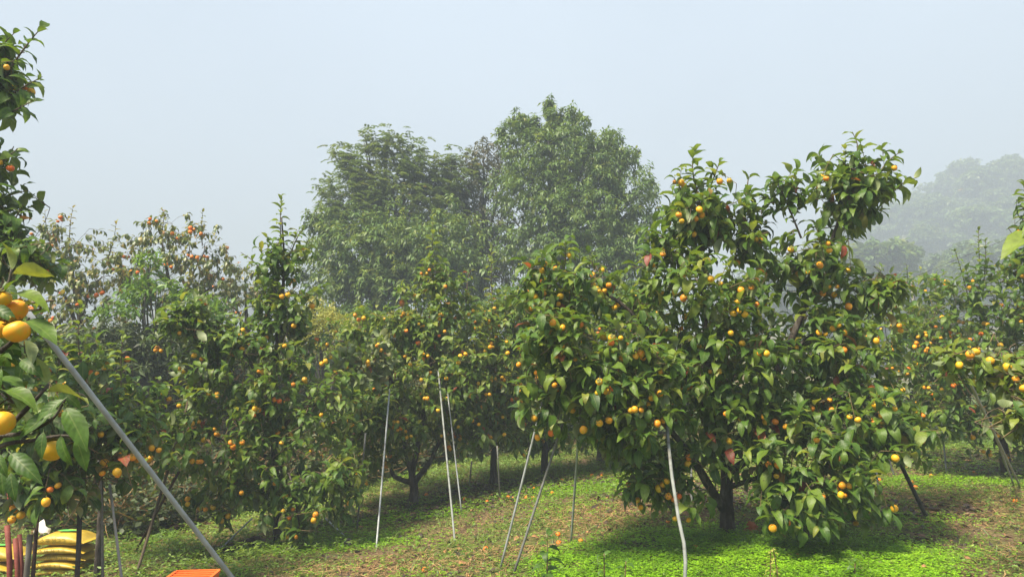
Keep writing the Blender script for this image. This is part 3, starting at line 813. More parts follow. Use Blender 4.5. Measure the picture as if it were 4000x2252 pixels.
# edge trees on the right
b9 = on_ground(4170, 2010); d9 = 8.4
b9 = np.array([at(4170, 2000, d9)[0], d9, float(ground_z(at(4170, 2000, d9)[0], d9))])
persimmon('persimmon tree mostly outside the right edge with one leafy fruiting leader in view', b9,
    (np.array([b9 - UP * .1, b9 + [-.02, 0, .9], at(4120, 1400, d9), at(4060, 1150, d9), at(4030, 900, d9)]), .07, .012), [],
    [(4030, 880, d9, 70, 120, .25, 22), (4020, 1040, d9, 90, 90, .3, 22), (4080, 1250, d9, 100, 150, .4, 26)],
    [(B((4030, 900, d9), (4010, 790, d9), (4000, 705, d9)), 24)],
    fruits=18, seed=109, n_leaf=110, calyx=True, tint=0.36)
bA = np.array([4.75, 5.1, float(ground_z(4.75, 5.1))])
persimmon('near persimmon branch reaching in from the right edge with drooping pale green leaves', bA,
    (np.array([bA - UP * .1, bA + [0, 0, .8], bA + [-.05, 0.05, 1.5]]), .07, .04),
    [([bA + np.array([0, 0, 1.0]), at(4200, 1500, 5.2), at(4000, 1430, 5.25), at(3850, 1410, 5.3), at(3700, 1380, 5.3)], .03, .006),
     ([bA + np.array([0, 0, 1.2]), at(4100, 1550, 5.0), at(3990, 1580, 4.9)], .02, .006),
     ([bA + np.array([-.03, 0.03, 1.4]), at(4200, 1000, 3.9), at(4060, 900, 3.5)], .02, .005)],
    [(3880, 1430, 5.3, 130, 50, .15, 22, .3), (4000, 1500, 5.1, 80, 100, .2, 24, .3), (3980, 1610, 4.9, 50, 80, .15, 14, .2), (3720, 1400, 5.3, 70, 40, .12, 9, .3), (4170, 960, 3.75, 60, 60, .15, 9), (4330, 1130, 4.1, 60, 80, .15, 7)],
    [(B((3860, 1415, 5.3), (3720, 1380, 5.3), (3640, 1375, 5.3)), 15)],
    fruits=4, seed=110, n_leaf=220, calyx=True, tint=0.62, droop=0.7, leaf=0.15,
    explicit=[(4060, 900, 3915, 985, 3.5, 3.35, (-.3, -.5, .8), .8), (4080, 860, 3990, 905, 3.5, 3.4, (0, -.3, 1), .6), (4060, 1040, 3970, 1065, 3.6, 3.5, (0, -.4, 1), .4)],
    extra_fruits=[(3790, 1383, 5.1, .032), (3812, 1372, 5.2, .031), (3868, 1407, 5.15, .030), (3848, 1430, 5.25, .030), (3938, 1395, 5.25, .031), (3935, 1432, 5.1, .031), (4000, 1515, 4.9, .031)])

# T10: tall tree at the left edge
dA = 6.0
bB = np.array([at(-330, 2000, dA)[0], dA, 0.0]); bB[2] = float(ground_z(bB[0], bB[1]))
persimmon('tall persimmon tree at the left edge with a leafy fruiting branch high against the sky', bB,
    (np.array([bB - UP * .1, bB + [0.02, 0, .8], at(-280, 1500, dA), at(-200, 1000, dA), at(-120, 600, dA), at(-20, 350, dA)]), .09, .014),
    [(B((-290, 1550, dA), (-150, 1450, dA), (50, 1560, dA), (250, 1620, dA), (450, 1680, dA + .2)), .045, .01),
     (B((-260, 1350, dA), (-120, 1120, dA), (0, 1000, dA - .2), (150, 1000, dA - .3)), .035, .008),
     (B((-285, 1650, dA), (-100, 1680, dA), (100, 1800, dA), (280, 1880, dA)), .04, .008)],
    [(-10, 330, 5.8, 100, 110, .3, 30), (-50, 200, 5.8, 90, 80, .3, 10), (-40, 640, 5.8, 80, 90, .25, 14), (-30, 780, 5.8, 100, 80, .3, 20), (-20, 900, 5.8, 110, 100, .35, 28), (70, 1020, 5.6, 150, 70, .3, 24),
     (250, 1650, 5.9, 190, 110, .4, 44), (110, 1780, 6.0, 190, 120, .45, 44), (500, 1720, 6.3, 150, 120, .4, 34), (220, 1880, 6.0, 190, 80, .4, 32), (360, 1560, 6.5, 130, 90, .4, 18), (60, 1550, 6.2, 150, 150, .4, 26), (60, 1330, 6.3, 120, 130, .4, 20)],
    [(B((-40, 420, 5.8), (40, 270, 5.75), (110, 170, 5.7), (165, 105, 5.7)), 19, 1.1), (B((-60, 460, 5.8), (60, 360, 5.7), (165, 300, 5.6)), 15, 1.1), (B((-60, 480, 5.8), (40, 440, 5.7), (135, 390, 5.6)), 12, 1.1), (B((-60, 300, 5.8), (-10, 200, 5.8), (60, 125, 5.8)), 10, 1.1), (B((-60, 720, 5.8), (0, 640, 5.7), (70, 580, 5.6)), 8, 1.1), (B((-60, 980, 5.8), (40, 880, 5.7), (90, 800, 5.6)), 12, 1.1)],
    fruits=60, seed=111, calyx=True, tint=0.28, dens=1.1)
# T11: small bush with upright sprouts behind the near pole
bC = np.array([at(400, 2000, 8.0)[0], 8.0, 0.0]); bC[2] = float(ground_z(bC[0], bC[1]))
persimmon('low young persimmon tree with upright leafy sprouts seen behind the near metal pole', bC,
    (np.array([bC - UP * .1, at(395, 1900, 8.0), at(380, 1700, 7.9), at(330, 1500, 7.8)]), .035, .012),
    [(B((385, 1750, 8), (480, 1650, 7.8), (600, 1600, 7.8)), .025, .008)],
    [(330, 1500, 7.8, 170, 110, .45, 34), (560, 1610, 7.9, 170, 120, .45, 34), (200, 1420, 7.9, 150, 120, .4, 24), (650, 1760, 7.9, 120, 130, .4, 22), (420, 1400, 8.0, 90, 80, .3, 10)],
    [(B((330, 1480, 7.6), (305, 1320, 7.6), (320, 1180, 7.6)), 20), (B((480, 1600, 7.6), (472, 1450, 7.6), (480, 1300, 7.6)), 20), (B((240, 1480, 7.6), (220, 1350, 7.6), (215, 1260, 7.6)), 14)],
    fruits=30, seed=112, n_leaf=220, tint=0.42)

# T9: foreground branches at the left edge
bD = np.array([-2.55, 2.25, 0.0]); bD[2] = float(ground_z(bD[0], bD[1]))
n_in, n_up, n_l = (0.1, -0.8, 0.6), (0, -0.35, 1.0), (-.4, -.7, .6)
FG = [(43, 1059, 33, 945, 2.2, 2.15, (0.2, 1, 0.2), .75), (50, 1068, 228, 1064, 2.2, 2.15, (0, .6, .8), .9), (41, 1148, 190, 1183, 2.2, 2.1, n_up, .6), (20, 1140, 62, 1082, 2.2, 2.15, n_up, .25),
      (99, 1251, 218, 1320, 2.2, 2.05, (.5, -.5, .7), .45), (-30, 1195, 60, 1255, 2.15, 2.1, n_in, .15), (95, 1185, 150, 1198, 2.25, 2.2, (0, .5, .8), .6), (95, 1326, 145, 1425, 2.2, 2.15, (0, 1, .1), .5),
      (184, 1500, 150, 1395, 2.2, 2.15, (-.3, 1, 0.2), .7), (83, 1404, 155, 1462, 2.2, 2.1, n_in, .2), (160, 1363, 230, 1408, 2.2, 2.15, (0, .5, .7), .6), (183, 1530, 364, 1552, 2.2, 2.1, (0, .5, .9), .85),
      (10, 1522, 146, 1578, 2.2, 2.1, n_up, .45), (250, 1558, 136, 1640, 2.15, 2.05, n_in, .2), (255, 1538, 312, 1594, 2.25, 2.2, n_in, .3), (207, 1612, 64, 1706, 2.2, 2.1, n_in, .12),
      (255, 1590, 334, 1745, 2.15, 2.05, (.5, -.7, .3), .3), (207, 1638, 292, 1685, 2.25, 2.2, n_in, .08), (170, 1685, 155, 1790, 2.15, 2.1, n_in, .12), (238, 1700, 262, 1820, 2.15, 2.1, (-.2, -.9, .3), .2),
      (298, 1712, 336, 1832, 2.2, 2.15, (.5, -.7, .3), .35), (41, 1769, 148, 1876, 2.15, 2.05, n_in, .12), (42, 1845, 52, 1955, 2.2, 2.15, n_in, .06), (10, 1830, 5, 1930, 2.2, 2.15, n_in, .1),
      (-10, 1770, 20, 1860, 2.15, 2.1, n_in, .2), (-20, 1620, 70, 1740, 2.3, 2.25, n_in, .1), (5, 1440, -10, 1520, 2.2, 2.15, n_in, .3), (-10, 1400, 40, 1385, 2.2, 2.1, n_up, .2),
      (60, 1100, 120, 1035, 2.35, 2.3, n_in, .15), (20, 1100, 60, 1180, 2.35, 2.3, n_in, .12), (60, 1230, 20, 1330, 2.3, 2.3, n_in, .1), (130, 1660, 60, 1590, 2.3, 2.3, (0, 1, .1), .55),
      (-10, 1480, 90, 1500, 2.25, 2.15, n_up, .3), (100, 1400, 60, 1500, 2.3, 2.25, n_in, .15), (60, 1760, 10, 1690, 2.3, 2.3, n_in, .2)]
persimmon('close persimmon branches hanging in at the left edge with big glossy leaves and yellow fruit', bD,
    (np.array([bD - UP * .1, bD + [0.02, 0, .7], bD + [.08, 0, 1.4], bD + [.15, 0, 2.0]]), .07, .03),
    [([bD + np.array([.03, 0, .9]), at(-250, 1900, 2.3), at(-60, 1760, 2.25), at(40, 1660, 2.22), at(130, 1570, 2.2), at(190, 1500, 2.2)], .02, .004),
     ([bD + np.array([.03, 0, 1.1]), at(-150, 1480, 2.25), at(0, 1372, 2.22), at(60, 1320, 2.2), at(115, 1240, 2.2)], .016, .003),
     ([bD + np.array([.08, 0, 1.4]), at(-150, 1250, 2.25), at(-20, 1160, 2.2), at(30, 1110, 2.2), at(45, 1050, 2.2)], .014, .003),
     ([at(0, 1700, 2.22), at(90, 1690, 2.2), at(200, 1640, 2.2), at(255, 1560, 2.18)], .008, .003),
     ([bD + np.array([.03, 0, .85]), at(-200, 1850, 2.3), at(0, 1742, 2.25), at(120, 1720, 2.2), at(240, 1700, 2.18), at(300, 1712, 2.2)], .012, .003)],
    [(-90, 1500, 2.4, 70, 260, .1, 10), (-100, 1200, 2.4, 60, 150, .1, 5)], [], fruits=0, seed=113, calyx=True, tint=0.25, leaf=0.14, explicit=FG,
    extra_fruits=[(68, 1208, 2.25, .031), (66, 1293, 2.12, .037), (4, 1165, 2.2, .030), (4, 1285, 2.25, .032), (8, 1648, 2.15, .036), (205, 1757, 2.28, .036), (-40, 1230, 2.25, .034)])

# T12-T14: ripe trees on the bank, drooping yellowing leaves
def bank_tree(label, px, d, lobes, spires, fruits, seed, n_leaf=150):
    x = at(px, 1480, d)[0]
    b = np.array([x, d, float(ground_z(x, d))])
    top = at(*lobes[0][:3])
    return persimmon(label, b, (np.array([b - UP * .2, b + (top - b) * [.2, .2, .35], b + (top - b) * [.6, .6, .65], top]), .09, .02),
        [(np.array([b + (top - b) * .35, (b + (top - b) * .4 + at(*lo[:3])) / 2 + UP * .2, at(*lo[:3])]), .05, .012) for lo in lobes[1:4]],
        lobes, spires, fruits=fruits, leaf=0.16, seed=seed, n_leaf=n_leaf, mat='leaf_ripe', droop=1.1, group='ripe persimmon trees on the bank', tint=0.5, fruit_r=0.042, lite=True, per=9, ripe=True)
bank_tree('hazy ripe persimmon tree with drooping yellowish leaves and bare grey limbs on the left bank', 320, 14.5,
    [(270, 960, 14.5, 150, 130, .9, 60), (200, 1130, 14.5, 180, 150, 1.1, 60), (400, 1080, 14.3, 120, 160, .8, 55), (330, 1230, 14.3, 220, 110, 1.0, 55), (100, 1000, 14.8, 130, 120, .8, 35)],
    [(B((270, 960, 14.5), (275, 870, 14.5), (285, 810, 14.5)), 18), (B((200, 980, 14.5), (180, 880, 14.5), (175, 820, 14.5)), 16), (B((420, 1020, 14.3), (445, 930, 14.3), (455, 860, 14.3)), 16)], 38, 114)
bank_tree('hazy ripe persimmon tree with orange fruit rising behind the bright green bush', 720, 15.0,
    [(630, 930, 15, 120, 100, .8, 46), (800, 980, 15, 130, 130, .9, 55), (690, 1120, 15, 220, 140, 1.2, 80), (860, 1110, 15, 110, 110, .8, 36), (560, 1060, 15.2, 120, 130, .9, 40)],
    [(B((630, 920, 15), (640, 850, 15), (632, 812, 15)), 16), (B((790, 960, 15), (788, 880, 15), (792, 825, 15)), 18), (B((740, 980, 15), (745, 900, 15), (742, 850, 15)), 12)], 40, 115)
bank_tree('small faint persimmon tree half hidden behind the tall leader', 960, 17.5,
    [(960, 1100, 17.5, 130, 90, .9, 50), (900, 1200, 17.5, 140, 90, .9, 45), (1060, 1150, 17.5, 120, 110, .9, 40)], [], 16, 116, 0)

# ------------------------------------------------------------------ forest trees, shrubs
RHOMB = [(np.array([(0, 0, 0), (.42, w, .06), (1.0, 0, -c), (.42, -w, .06), (.45, 0, 0)]), np.array([(0, 4, 1), (4, 2, 1), (0, 3, 4), (4, 3, 2)]),
          np.array([(0, 0), (1, .4), (0, 1), (1, .4), (0, .5)], float)) for w, c in ((.17, .18), (.2, .3), (.15, .05))]
LEAFLET = [(np.array([(0, 0, 0), (.5, .24, .03), (1.0, 0, -.1), (.5, -.24, .03)]), np.array([(0, 2, 1), (0, 3, 2)]), np.array([(0, 0), (1, .5), (0, 1), (1, .5)], float))]

def sprays(lobes, leaf, per, shoot, droop, tint, kind='alt', inner=0.25):
    P = []; D = []; N = []; L = []; T = []; A = []
    for c, R, ns in lobes:
        c = np.asarray(c, float); R = np.asarray(R, float)
        u = norm(rng.normal(size=(ns, 3)))
        u[:, 2] = np.where((u[:, 2] < -0.2) & (rng.random(ns) < .5), -u[:, 2], u[:, 2])
        k = np.where(rng.random(ns) < inner, rng.uniform(.3, .75, ns), rng.uniform(.78, 1.06, ns))
        # uneven outline: bumps over the lobe
        k = k * (1 + .2 * np.sin(u[:, 0] * 6 + c[0]) * np.cos(u[:, 2] * 7 + c[2]))
        p = c + u * R * k[:, None]
        ax = norm(u * .9 + UP * rng.uniform(0, .8, (ns, 1)) + rng.normal(size=(ns, 3)) * .4)
        ln = shoot * rng.uniform(.6, 1.25, ns)
        tt = np.clip(tint + rng.normal(size=ns) * .16, 0, 1)
        r1 = norm(np.cross(ax, UP + rng.normal(size=(ns, 3)) * .02)); r2 = np.cross(r1, ax)
        for j in range(per):
            t = (j + .5) / per
            if kind == 'alt':
                an = j * 2.4 + rng.random(ns) * .8
                rad = r1 * np.cos(an)[:, None] + r2 * np.sin(an)[:, None]
                q = p + ax * (ln * (t ** .6 - .6))[:, None] - UP * (ln * .2 * t * t)[:, None]
                d = ax * .5 + rad * .9 - UP * (droop * rng.uniform(.4, 1.4, ns))[:, None] + rng.normal(size=(ns, 3)) * .15
                P.append(q); D.append(d); N.append(UP + rng.normal(size=(ns, 3)) * .35); L.append(leaf * rng.uniform(.7, 1.2, ns)); T.append(np.clip(tt + rng.normal(size=ns) * .1, 0, 1))
            else:                                   # feather leaves: pairs of leaflets along drooping stalks
                an = j * 2.4 + rng.random(ns) * .6
                rad = r1 * np.cos(an)[:, None] + r2 * np.sin(an)[:, None]
                q = p + ax * (ln * (t - .6))[:, None]
                fd = norm(ax * .45 + rad * .9 + UP * .15)
                fs = norm(np.cross(fd, UP))
                for i in range(7):
                    s = .12 + .88 * i / 6
                    q2 = q + fd * (.34 * s) - UP * (.16 * s * s)
                    for sg in (-1, 1):
                        P.append(q2); D.append(fs * sg + fd * .35 - UP * .25); N.append(UP + rng.normal(size=(ns, 3)) * .25)
                        L.append(leaf * rng.uniform(.8, 1.15, ns)); T.append(np.clip(tt + rng.normal(size=ns) * .06, 0, 1))
    return np.concatenate(P), np.concatenate(D), np.concatenate(N), np.concatenate(L), np.concatenate(T)

def broad_tree(name, label, base, lobes, leaf, per, shoot, mat, tint=.4, droop=.5, kind='alt', cat='tree', group=None, trunk_r=.18, templates=None, stems=1, inner=.25, seed=5, crown='crown', bark='bark_grey', sprigs=0):
    global rng
    rng = np.random.default_rng(seed); random.seed(seed)
    base = np.asarray(base, float)
    root = thing(name, label, cat, base, group)
    mb = MB()
    top = max(lobes, key=lambda l: l[0][2])[0]
    for s in range(stems):
        off = np.array([random.uniform(-.3, .3), random.uniform(-.3, .3), 0]) * (stems > 1)
        mb.tube(smooth_path([base + off - UP * .3, base + off + (np.asarray(top) - base) * [.1, .1, .35], base + off * 2 + (np.asarray(top) - base) * [.55, .55, .7], np.asarray(top)]), list(np.linspace(trunk_r, trunk_r * .15, 13)), 8, wob=.1)
    link('trunk' if cat == 'tree' else 'stem', mb.mesh('trunk', M[bark], base=base), root)
    mb = MB()
    for c, R, ns in lobes:
        a = base + (np.asarray(top) - base) * np.array([.25, .25, 1]) * min(.8, max(.15, (c[2] - base[2]) * .55 / max(.5, top[2] - base[2])))
        for q in range(3):
            e = np.asarray(c) + norm(rng.normal(size=3)) * np.asarray(R) * .6
            mb.tube(smooth_path([a, (a + e) / 2 + UP * .1, e]), list(np.linspace(trunk_r * .35, trunk_r * .07, 9)), 5, cap=False)
    tag(link('limbs', mb.mesh('limbs', M[bark], base=base), root), kind='stuff')
    if sprigs:
        main = [q_ for q_ in lobes if q_[1][0] > .5]
        for q in range(sprigs):
            c, R, ns = main[int(rng.integers(0, len(main)))]
            a = rng.uniform(-1.35, 1.35)
            e = np.asarray(c) + np.array([math.sin(a) * R[0] * 1.08, rng.uniform(-.6, .2) * R[1], math.cos(a) * R[2] * 1.08])
            lobes = list(lobes) + [(e + UP * .12, (rng.uniform(.06, .16), .12, rng.uniform(.25, .6)), int(rng.integers(4, 9)))]
    P, D, N, L, T = sprays(lobes, leaf, per, shoot, droop, tint, kind, inner)
    leaf_cloud(crown, P, D, N, L, T, mat, templates or RHOMB, root, base)
    return root

def lob(px, py, d, rx, ry, rz, ns, far=1.0):
    d = d * far
    return (at(px, py, d), (rx * d / FPX, rz * far, ry * d / FPX), ns)
def flob(*a):
    return lob(*a, far=1.26)
def gbase(px, d):
    x = at(px, 1480, d)[0]
    return np.array([x, d, float(ground_z(x, d))])

broad_tree('locust_tree', 'airy feather-leaved tree with open reaching top, left of the broad tall tree', gbase(1480, 26.4),
    [flob(1450, 740, 21, 130, 110, 1.2, 90), flob(1350, 620, 21, 50, 35, .5, 13), flob(1440, 590, 21, 35, 60, .4, 10), flob(1425, 535, 21, 14, 30, .15, 3), flob(1500, 575, 21, 40, 50, .4, 10), flob(1512, 525, 21, 12, 25, .15, 3), flob(1560, 640, 21, 70, 60, .7, 26),
     flob(1640, 590, 21.2, 28, 40, .3, 8), flob(1660, 690, 21.3, 80, 60, .8, 32), flob(1720, 620, 21.4, 30, 45, .3, 9), flob(1775, 620, 21.4, 40, 35, .4, 9), flob(1390, 690, 20.8, 60, 50, .6, 22), flob(1380, 850, 20.5, 110, 100, 1.2, 70), flob(1310, 590, 21, 30, 18, .25, 5),
     flob(1560, 830, 21, 190, 140, 1.4, 140), flob(1760, 730, 21.5, 100, 90, 1.0, 55), flob(1280, 740, 20.8, 30, 40, .35, 9), flob(1300, 810, 20.8, 50, 40, .5, 15), flob(1690, 850, 21.5, 150, 130, 1.2, 90)],
    .13, 5, 1.1, 'leaf_locust', tint=.55, kind='pinnate', templates=LEAFLET, trunk_r=.13, seed=31, sprigs=20, group='trees of the wood behind the orchard')
broad_tree('chestnut_tree', 'dense long-leaved green tree below the airy feather-leaved one', gbase(1400, 24.5),
    [flob(1400, 1000, 19.5, 190, 140, 1.6, 330), flob(1620, 1010, 19.5, 200, 150, 1.6, 350), flob(1330, 1130, 19.3, 130, 110, 1.3, 180), flob(1520, 1140, 19.2, 220, 110, 1.5, 300), flob(1760, 1080, 19.8, 170, 150, 1.5, 280), flob(1780, 930, 20.5, 130, 100, 1.2, 180), flob(1290, 920, 19.6, 60, 60, .8, 60)],
    .24, 11, .65, 'leaf_forest', tint=.5, droop=.75, trunk_r=.2, seed=32, sprigs=60, group='trees of the wood behind the orchard')
broad_tree('thin_tree', 'thin brownish tree with curled leaves squeezed between the two large forest trees', gbase(1880, 27.7),
    [flob(1890, 610, 22, 80, 60, .8, 80), flob(1960, 700, 22, 70, 80, .8, 80), flob(1820, 700, 22, 80, 80, .8, 90), flob(1860, 760, 22, 110, 90, 1, 110), flob(1900, 880, 22, 110, 110, 1, 130), flob(1900, 1030, 22, 130, 130, 1.1, 200), flob(1850, 1130, 22, 150, 110, 1.2, 200), flob(1930, 950, 23, 100, 130, 1, 120)],
    .18, 11, .6, 'leaf_brown', tint=.45, droop=.9, trunk_r=.13, seed=33, group='trees of the wood behind the orchard')
broad_tree('tall_tree', 'broad tall green tree with a thin spire rising above its rounded crown', gbase(2200, 26.4),
    [flob(2140, 650, 21, 160, 160, 1.7, 330), flob(2060, 800, 20.8, 140, 170, 1.6, 290), flob(2280, 690, 21, 150, 150, 1.7, 310), flob(2350, 660, 21, 80, 80, 1, 90), flob(2250, 880, 20.2, 190, 170, 1.8, 430), flob(2430, 830, 20.8, 140, 190, 1.7, 320),
     flob(2480, 1000, 20.6, 130, 130, 1.5, 220), flob(2120, 1010, 20.3, 180, 150, 1.7, 340), flob(2330, 1050, 20, 190, 130, 1.7, 340), flob(2020, 570, 21.2, 60, 70, .7, 55), flob(2220, 520, 21, 60, 50, .6, 40),
     flob(2147, 440, 21, 14, 60, .15, 40), flob(2090, 500, 21, 14, 40, .15, 16), flob(2475, 620, 21, 12, 60, .15, 16), flob(2545, 740, 21, 14, 60, .2, 20), flob(2270, 545, 21, 14, 40, .15, 14), flob(2370, 535, 21, 14, 40, .15, 14), flob(2150, 530, 21, 40, 60, .4, 50)],
    .225, 11, .6, 'leaf_forest', tint=.42, droop=.8, trunk_r=.24, seed=34, sprigs=110, group='trees of the wood behind the orchard')
# shrubs at the wood's edge and on the bank
for k, (px, py, d, rx, ry, n, mat, lab, tt) in enumerate([
    (1340, 1290, 17.0, 170, 110, 240, 'leaf_forest', 'dark shrub at the wood edge left of the middle orchard tree', .3),
    (1700, 1290, 17.5, 260, 130, 330, 'leaf_forest', 'wide dark shrub at the foot of the wood behind the middle sprouts', .28),
    (2080, 1250, 17.8, 220, 130, 300, 'leaf_forest', 'dark shrub at the foot of the broad tall tree', .3),
    (2450, 1230, 17.5, 230, 140, 300, 'leaf_forest', 'dark shrub behind the upper left arm of the large persimmon tree', .28),
    (1900, 1560, 17.0, 420, 150, 420, 'bank', 'low leafy thicket beyond the row of trunks', .4),
    (2500, 1580, 18.0, 420, 150, 420, 'bank', 'low leafy thicket behind the large persimmon tree', .4),
    (1440, 1560, 16.0, 300, 170, 360, 'bank', 'low leafy thicket behind the slim and spreading trees', .35),
    (600, 1380, 13.2, 330, 120, 380, 'bank', 'dark tangled shrub on the bank below the ripe trees', .22),
    (180, 1400, 13.0, 260, 130, 260, 'bank', 'dark tangled shrub on the bank at the left edge', .22)]):
    c = at(px, py, d)
    b = np.array([c[0], d, float(ground_z(c[0], d))])
    r = np.random.default_rng(k)
    lobes = []
    for q in range(6):
        o = r.uniform(-1, 1, 3)
        lobes.append((c + np.array([o[0] * rx * .6 * d / FPX, o[1] * .5, o[2] * ry * .45 * d / FPX]), (rx * .5 * d / FPX, .8, ry * .65 * d / FPX), n // 4))
    broad_tree('shrub', lab, b, lobes, .15, 10, .45, mat, tint=tt, droop=.6, cat='shrub', trunk_r=.05, stems=4, seed=40 + k, group='dark shrubs behind the orchard', crown='foliage')
broad_tree('bright_bush', 'bright fresh green bush growing up among the ripe trees', gbase(600, 13.3),
    [lob(585, 1040, 13.3, 30, 60, .3, 16), lob(610, 1150, 13.2, 90, 70, .5, 40), lob(530, 1180, 13.3, 60, 60, .4, 20), lob(780, 1190, 13.4, 110, 50, .4, 26), lob(820, 1230, 13.2, 70, 35, .3, 16), lob(480, 1230, 13, 90, 35, .4, 20)],
    .17, 9, .4, 'leaf_fresh', tint=.5, droop=.3, cat='shrub', trunk_r=.04, stems=3, seed=60, crown='foliage')
broad_tree('yellow_bush', 'yellow-green bush with pale seed heads between the slim leader and the spreading tree', gbase(1270, 14.5),
    [lob(1260, 1240, 14.5, 90, 45, .5, 110), lob(1300, 1310, 14.4, 120, 70, .6, 150), lob(1200, 1340, 14.5, 80, 70, .5, 90), lob(1230, 1190, 14.5, 30, 30, .2, 30), lob(1570, 1240, 14.8, 60, 30, .4, 50)],
    .085, 10, .3, 'leaf_gold', tint=.55, droop=.2, cat='shrub', trunk_r=.03, stems=4, seed=61, crown='foliage')

# ------------------------------------------------------------------ far hillside wood
FAR_T = [(np.array([(0, 0, 0), (.5, .36, .05), (1.0, 0, -.2), (.5, -.36, .05)]), np.array([(0, 2, 1), (0, 3, 2)]), np.array([(0, 0), (1, .5), (0, 1), (1, .5)], float))]
protos = []
for k in range(4):
    rng = np.random.default_rng(300 + k); random.seed(300 + k)
    lobes = []
    for q in range(9):
        a = rng.uniform(0, 6.28); r = rng.uniform(.5, 3.0)
        lobes.append((np.array([r * math.cos(a), r * math.sin(a), rng.uniform(5.5, 11.5) - r * .6]), (rng.uniform(1.4, 2.6), rng.uniform(1.4, 2.6), rng.uniform(1.2, 2.2)), 62))
    root = thing('hillside_tree', 'x', 'tree', (0, 0, 0), 'fogged trees on the far hillside')
    mb = MB(); mb.tube([(0, 0, -1), (.1, .1, 3), (0, .2, 8)], [.35, .28, .08], 7); link('trunk', mb.mesh('trunk', M['bark_grey']), root)
    P, D, N, L, T = sprays(lobes, .62, 10, .9, .5, .45)
    leaf_cloud('crown', P, D, N, L, T, 'leaf_forest' if k % 2 else 'leaf_locust', FAR_T, root, np.zeros(3))
    protos.append(root)
def place_tree(k, first, x, y, s, rz, label, group):
    src = protos[k]
    if first:
        o = src
    else:
        o = src.copy(); COL.objects.link(o)
        for ch in src.children:
            c = ch.copy(); c.parent = o; COL.objects.link(c)
    o.location = (x, y, float(ground_z(x, y)) - .2); o.rotation_euler = (0, 0, rz); o.scale = (s, s, s)
    o['label'] = label; o['group'] = group
used = [False] * 4
r = random.Random(8)
spots = []
for (x0, x1, y0, n) in [(32, 74, 96, 6), (46, 84, 116, 6), (62, 112, 138, 7), (72, 136, 164, 8), (78, 156, 190, 9), (92, 180, 216, 9)]:
    for i in range(n):
        spots.append((x0 + (x1 - x0) * (i + .5) / n + r.uniform(-2, 2), y0 + r.uniform(-5, 5)))
for i, (x, y) in enumerate(spots):
    k = r.randrange(4)
    place_tree(k, not used[k], x, y, r.uniform(1.25, 1.8), r.uniform(0, 6.28), 'rounded green tree fading into fog on the far hillside at the right', 'fogged trees on the far hillside')
    used[k] = True
for i, (x, y) in enumerate([(-106, 262), (-120, 268), (-96, 258), (-138, 270), (-152, 262), (-172, 272), (-88, 270), (-190, 262)]):
    place_tree(r.randrange(4), False, x, y, r.uniform(1.4, 1.9), r.uniform(0, 6.28), 'barely visible tree drowned in fog far off at the left', 'fog-drowned trees far left')

# ------------------------------------------------------------------ poles and props
def pole(label, pts, rad, mat, name='prop_pole', cat='pole', group='poles propping the branches', n=10):
    pts = [np.asarray(p, float) for p in pts]
    base = pts[-1]
    mb = MB()
    mb.tube(resample(pts, .25), [rad * 1.0] * len(resample(pts, .25)), n, wob=0.03)
    o = link(name, mb.mesh(name, M[mat], base=base), loc=tuple(base))
    return tag(o, label, cat, group)
def gp(px, py, sink=.08):
    return on_ground(px, py) - UP * sink
pole('thick galvanised pipe slanting from the near left branches to the bottom edge', [at(40, 1130, 2.8), at(40, 1130, 2.8) + (at(905, 2252, 3.5) - at(40, 1130, 2.8)) * 1.5], .0115, 'galv')
p = at(412, 2300, 6.5); pole('dull grey pipe standing just right of the yellow bags', [at(385, 1790, 6.5), at(398, 2000, 6.5), np.array([p[0], p[1], float(ground_z(p[0], p[1])) - .05])], .0115, 'galv_dull')
p = at(505, 2330, 6.3); pole('shiny thin pipe beside the dull one, right of the yellow bags', [at(428, 1890, 6.3), np.array([p[0], p[1], float(ground_z(p[0], p[1])) - .05])], .011, 'galv')
pole('long wooden pole with pale middle leaning under the left arm of the slim tree', [at(822, 1285, d2 - .2), gp(522, 2255)], .016, 'wood')
pole('short dark stick crossing behind the wooden pole', [at(700, 1840, 8.1), at(650, 1930, 8.0), gp(522, 2145)], .014, 'log')
pole('grey pipe leaning by the right side of the slim tree', [at(1522, 1520, 9.9), gp(1468, 2142)], .0115, 'galv')
pole('darker pipe behind the hanging right arm of the slim tree', [at(1428, 1690, 9.4), gp(1393, 2068)], .013, 'galv_dull')
pole('tall pale pipe in front of the spreading tree', [at(1712, 1450, 10.4), gp(1780, 2115)], .0118, 'white_pipe')
pole('thin grey pipe just right of the tall pale pipe', [at(1748, 1530, 10.4), gp(1806, 1998)], .010, 'galv')
pole('pale pipe, front one of the leaning pair left of the sapling', [at(2118, 1570, 6.75), gp(1948, 2212)], .0112, 'galv')
pole('rough darker pole, second of the leaning pair left of the sapling', [at(2225, 1570, 6.7), gp(1995, 2240)], .0122, 'galv_dull')
pole('almost upright grey pipe right of the leaning pair', [at(2268, 1580, 6.7), gp(2228, 2122)], .0115, 'galv')
p = at(2668, 2330, 5.5); pole('bent whitish pipe standing in the bright clover', [at(2600, 1600, 6.5), at(2612, 1740, 6.2), at(2625, 1860, 6.0), at(2650, 2020, 5.8), at(2672, 2120, 5.65), at(2678, 2190, 5.6), np.array([p[0], p[1], float(ground_z(p[0], p[1])) - .05])], .0145, 'white_pipe')
pole('thin black rod under the left arm of the large tree', [at(2622, 1800, 8.0), gp(2626, 2046)], .011, 'dark_pole')
pole('long black pole slanting out under the right side of the large tree', [at(3270, 1310, 7.6), at(3440, 1650, 7.5), gp(3635, 2026)], .021, 'dark_pole')
pole('thin dark stick in the soil behind the black slanting pole', [at(3462, 1760, 10.4), gp(3502, 1868)], .014, 'dark_pole')
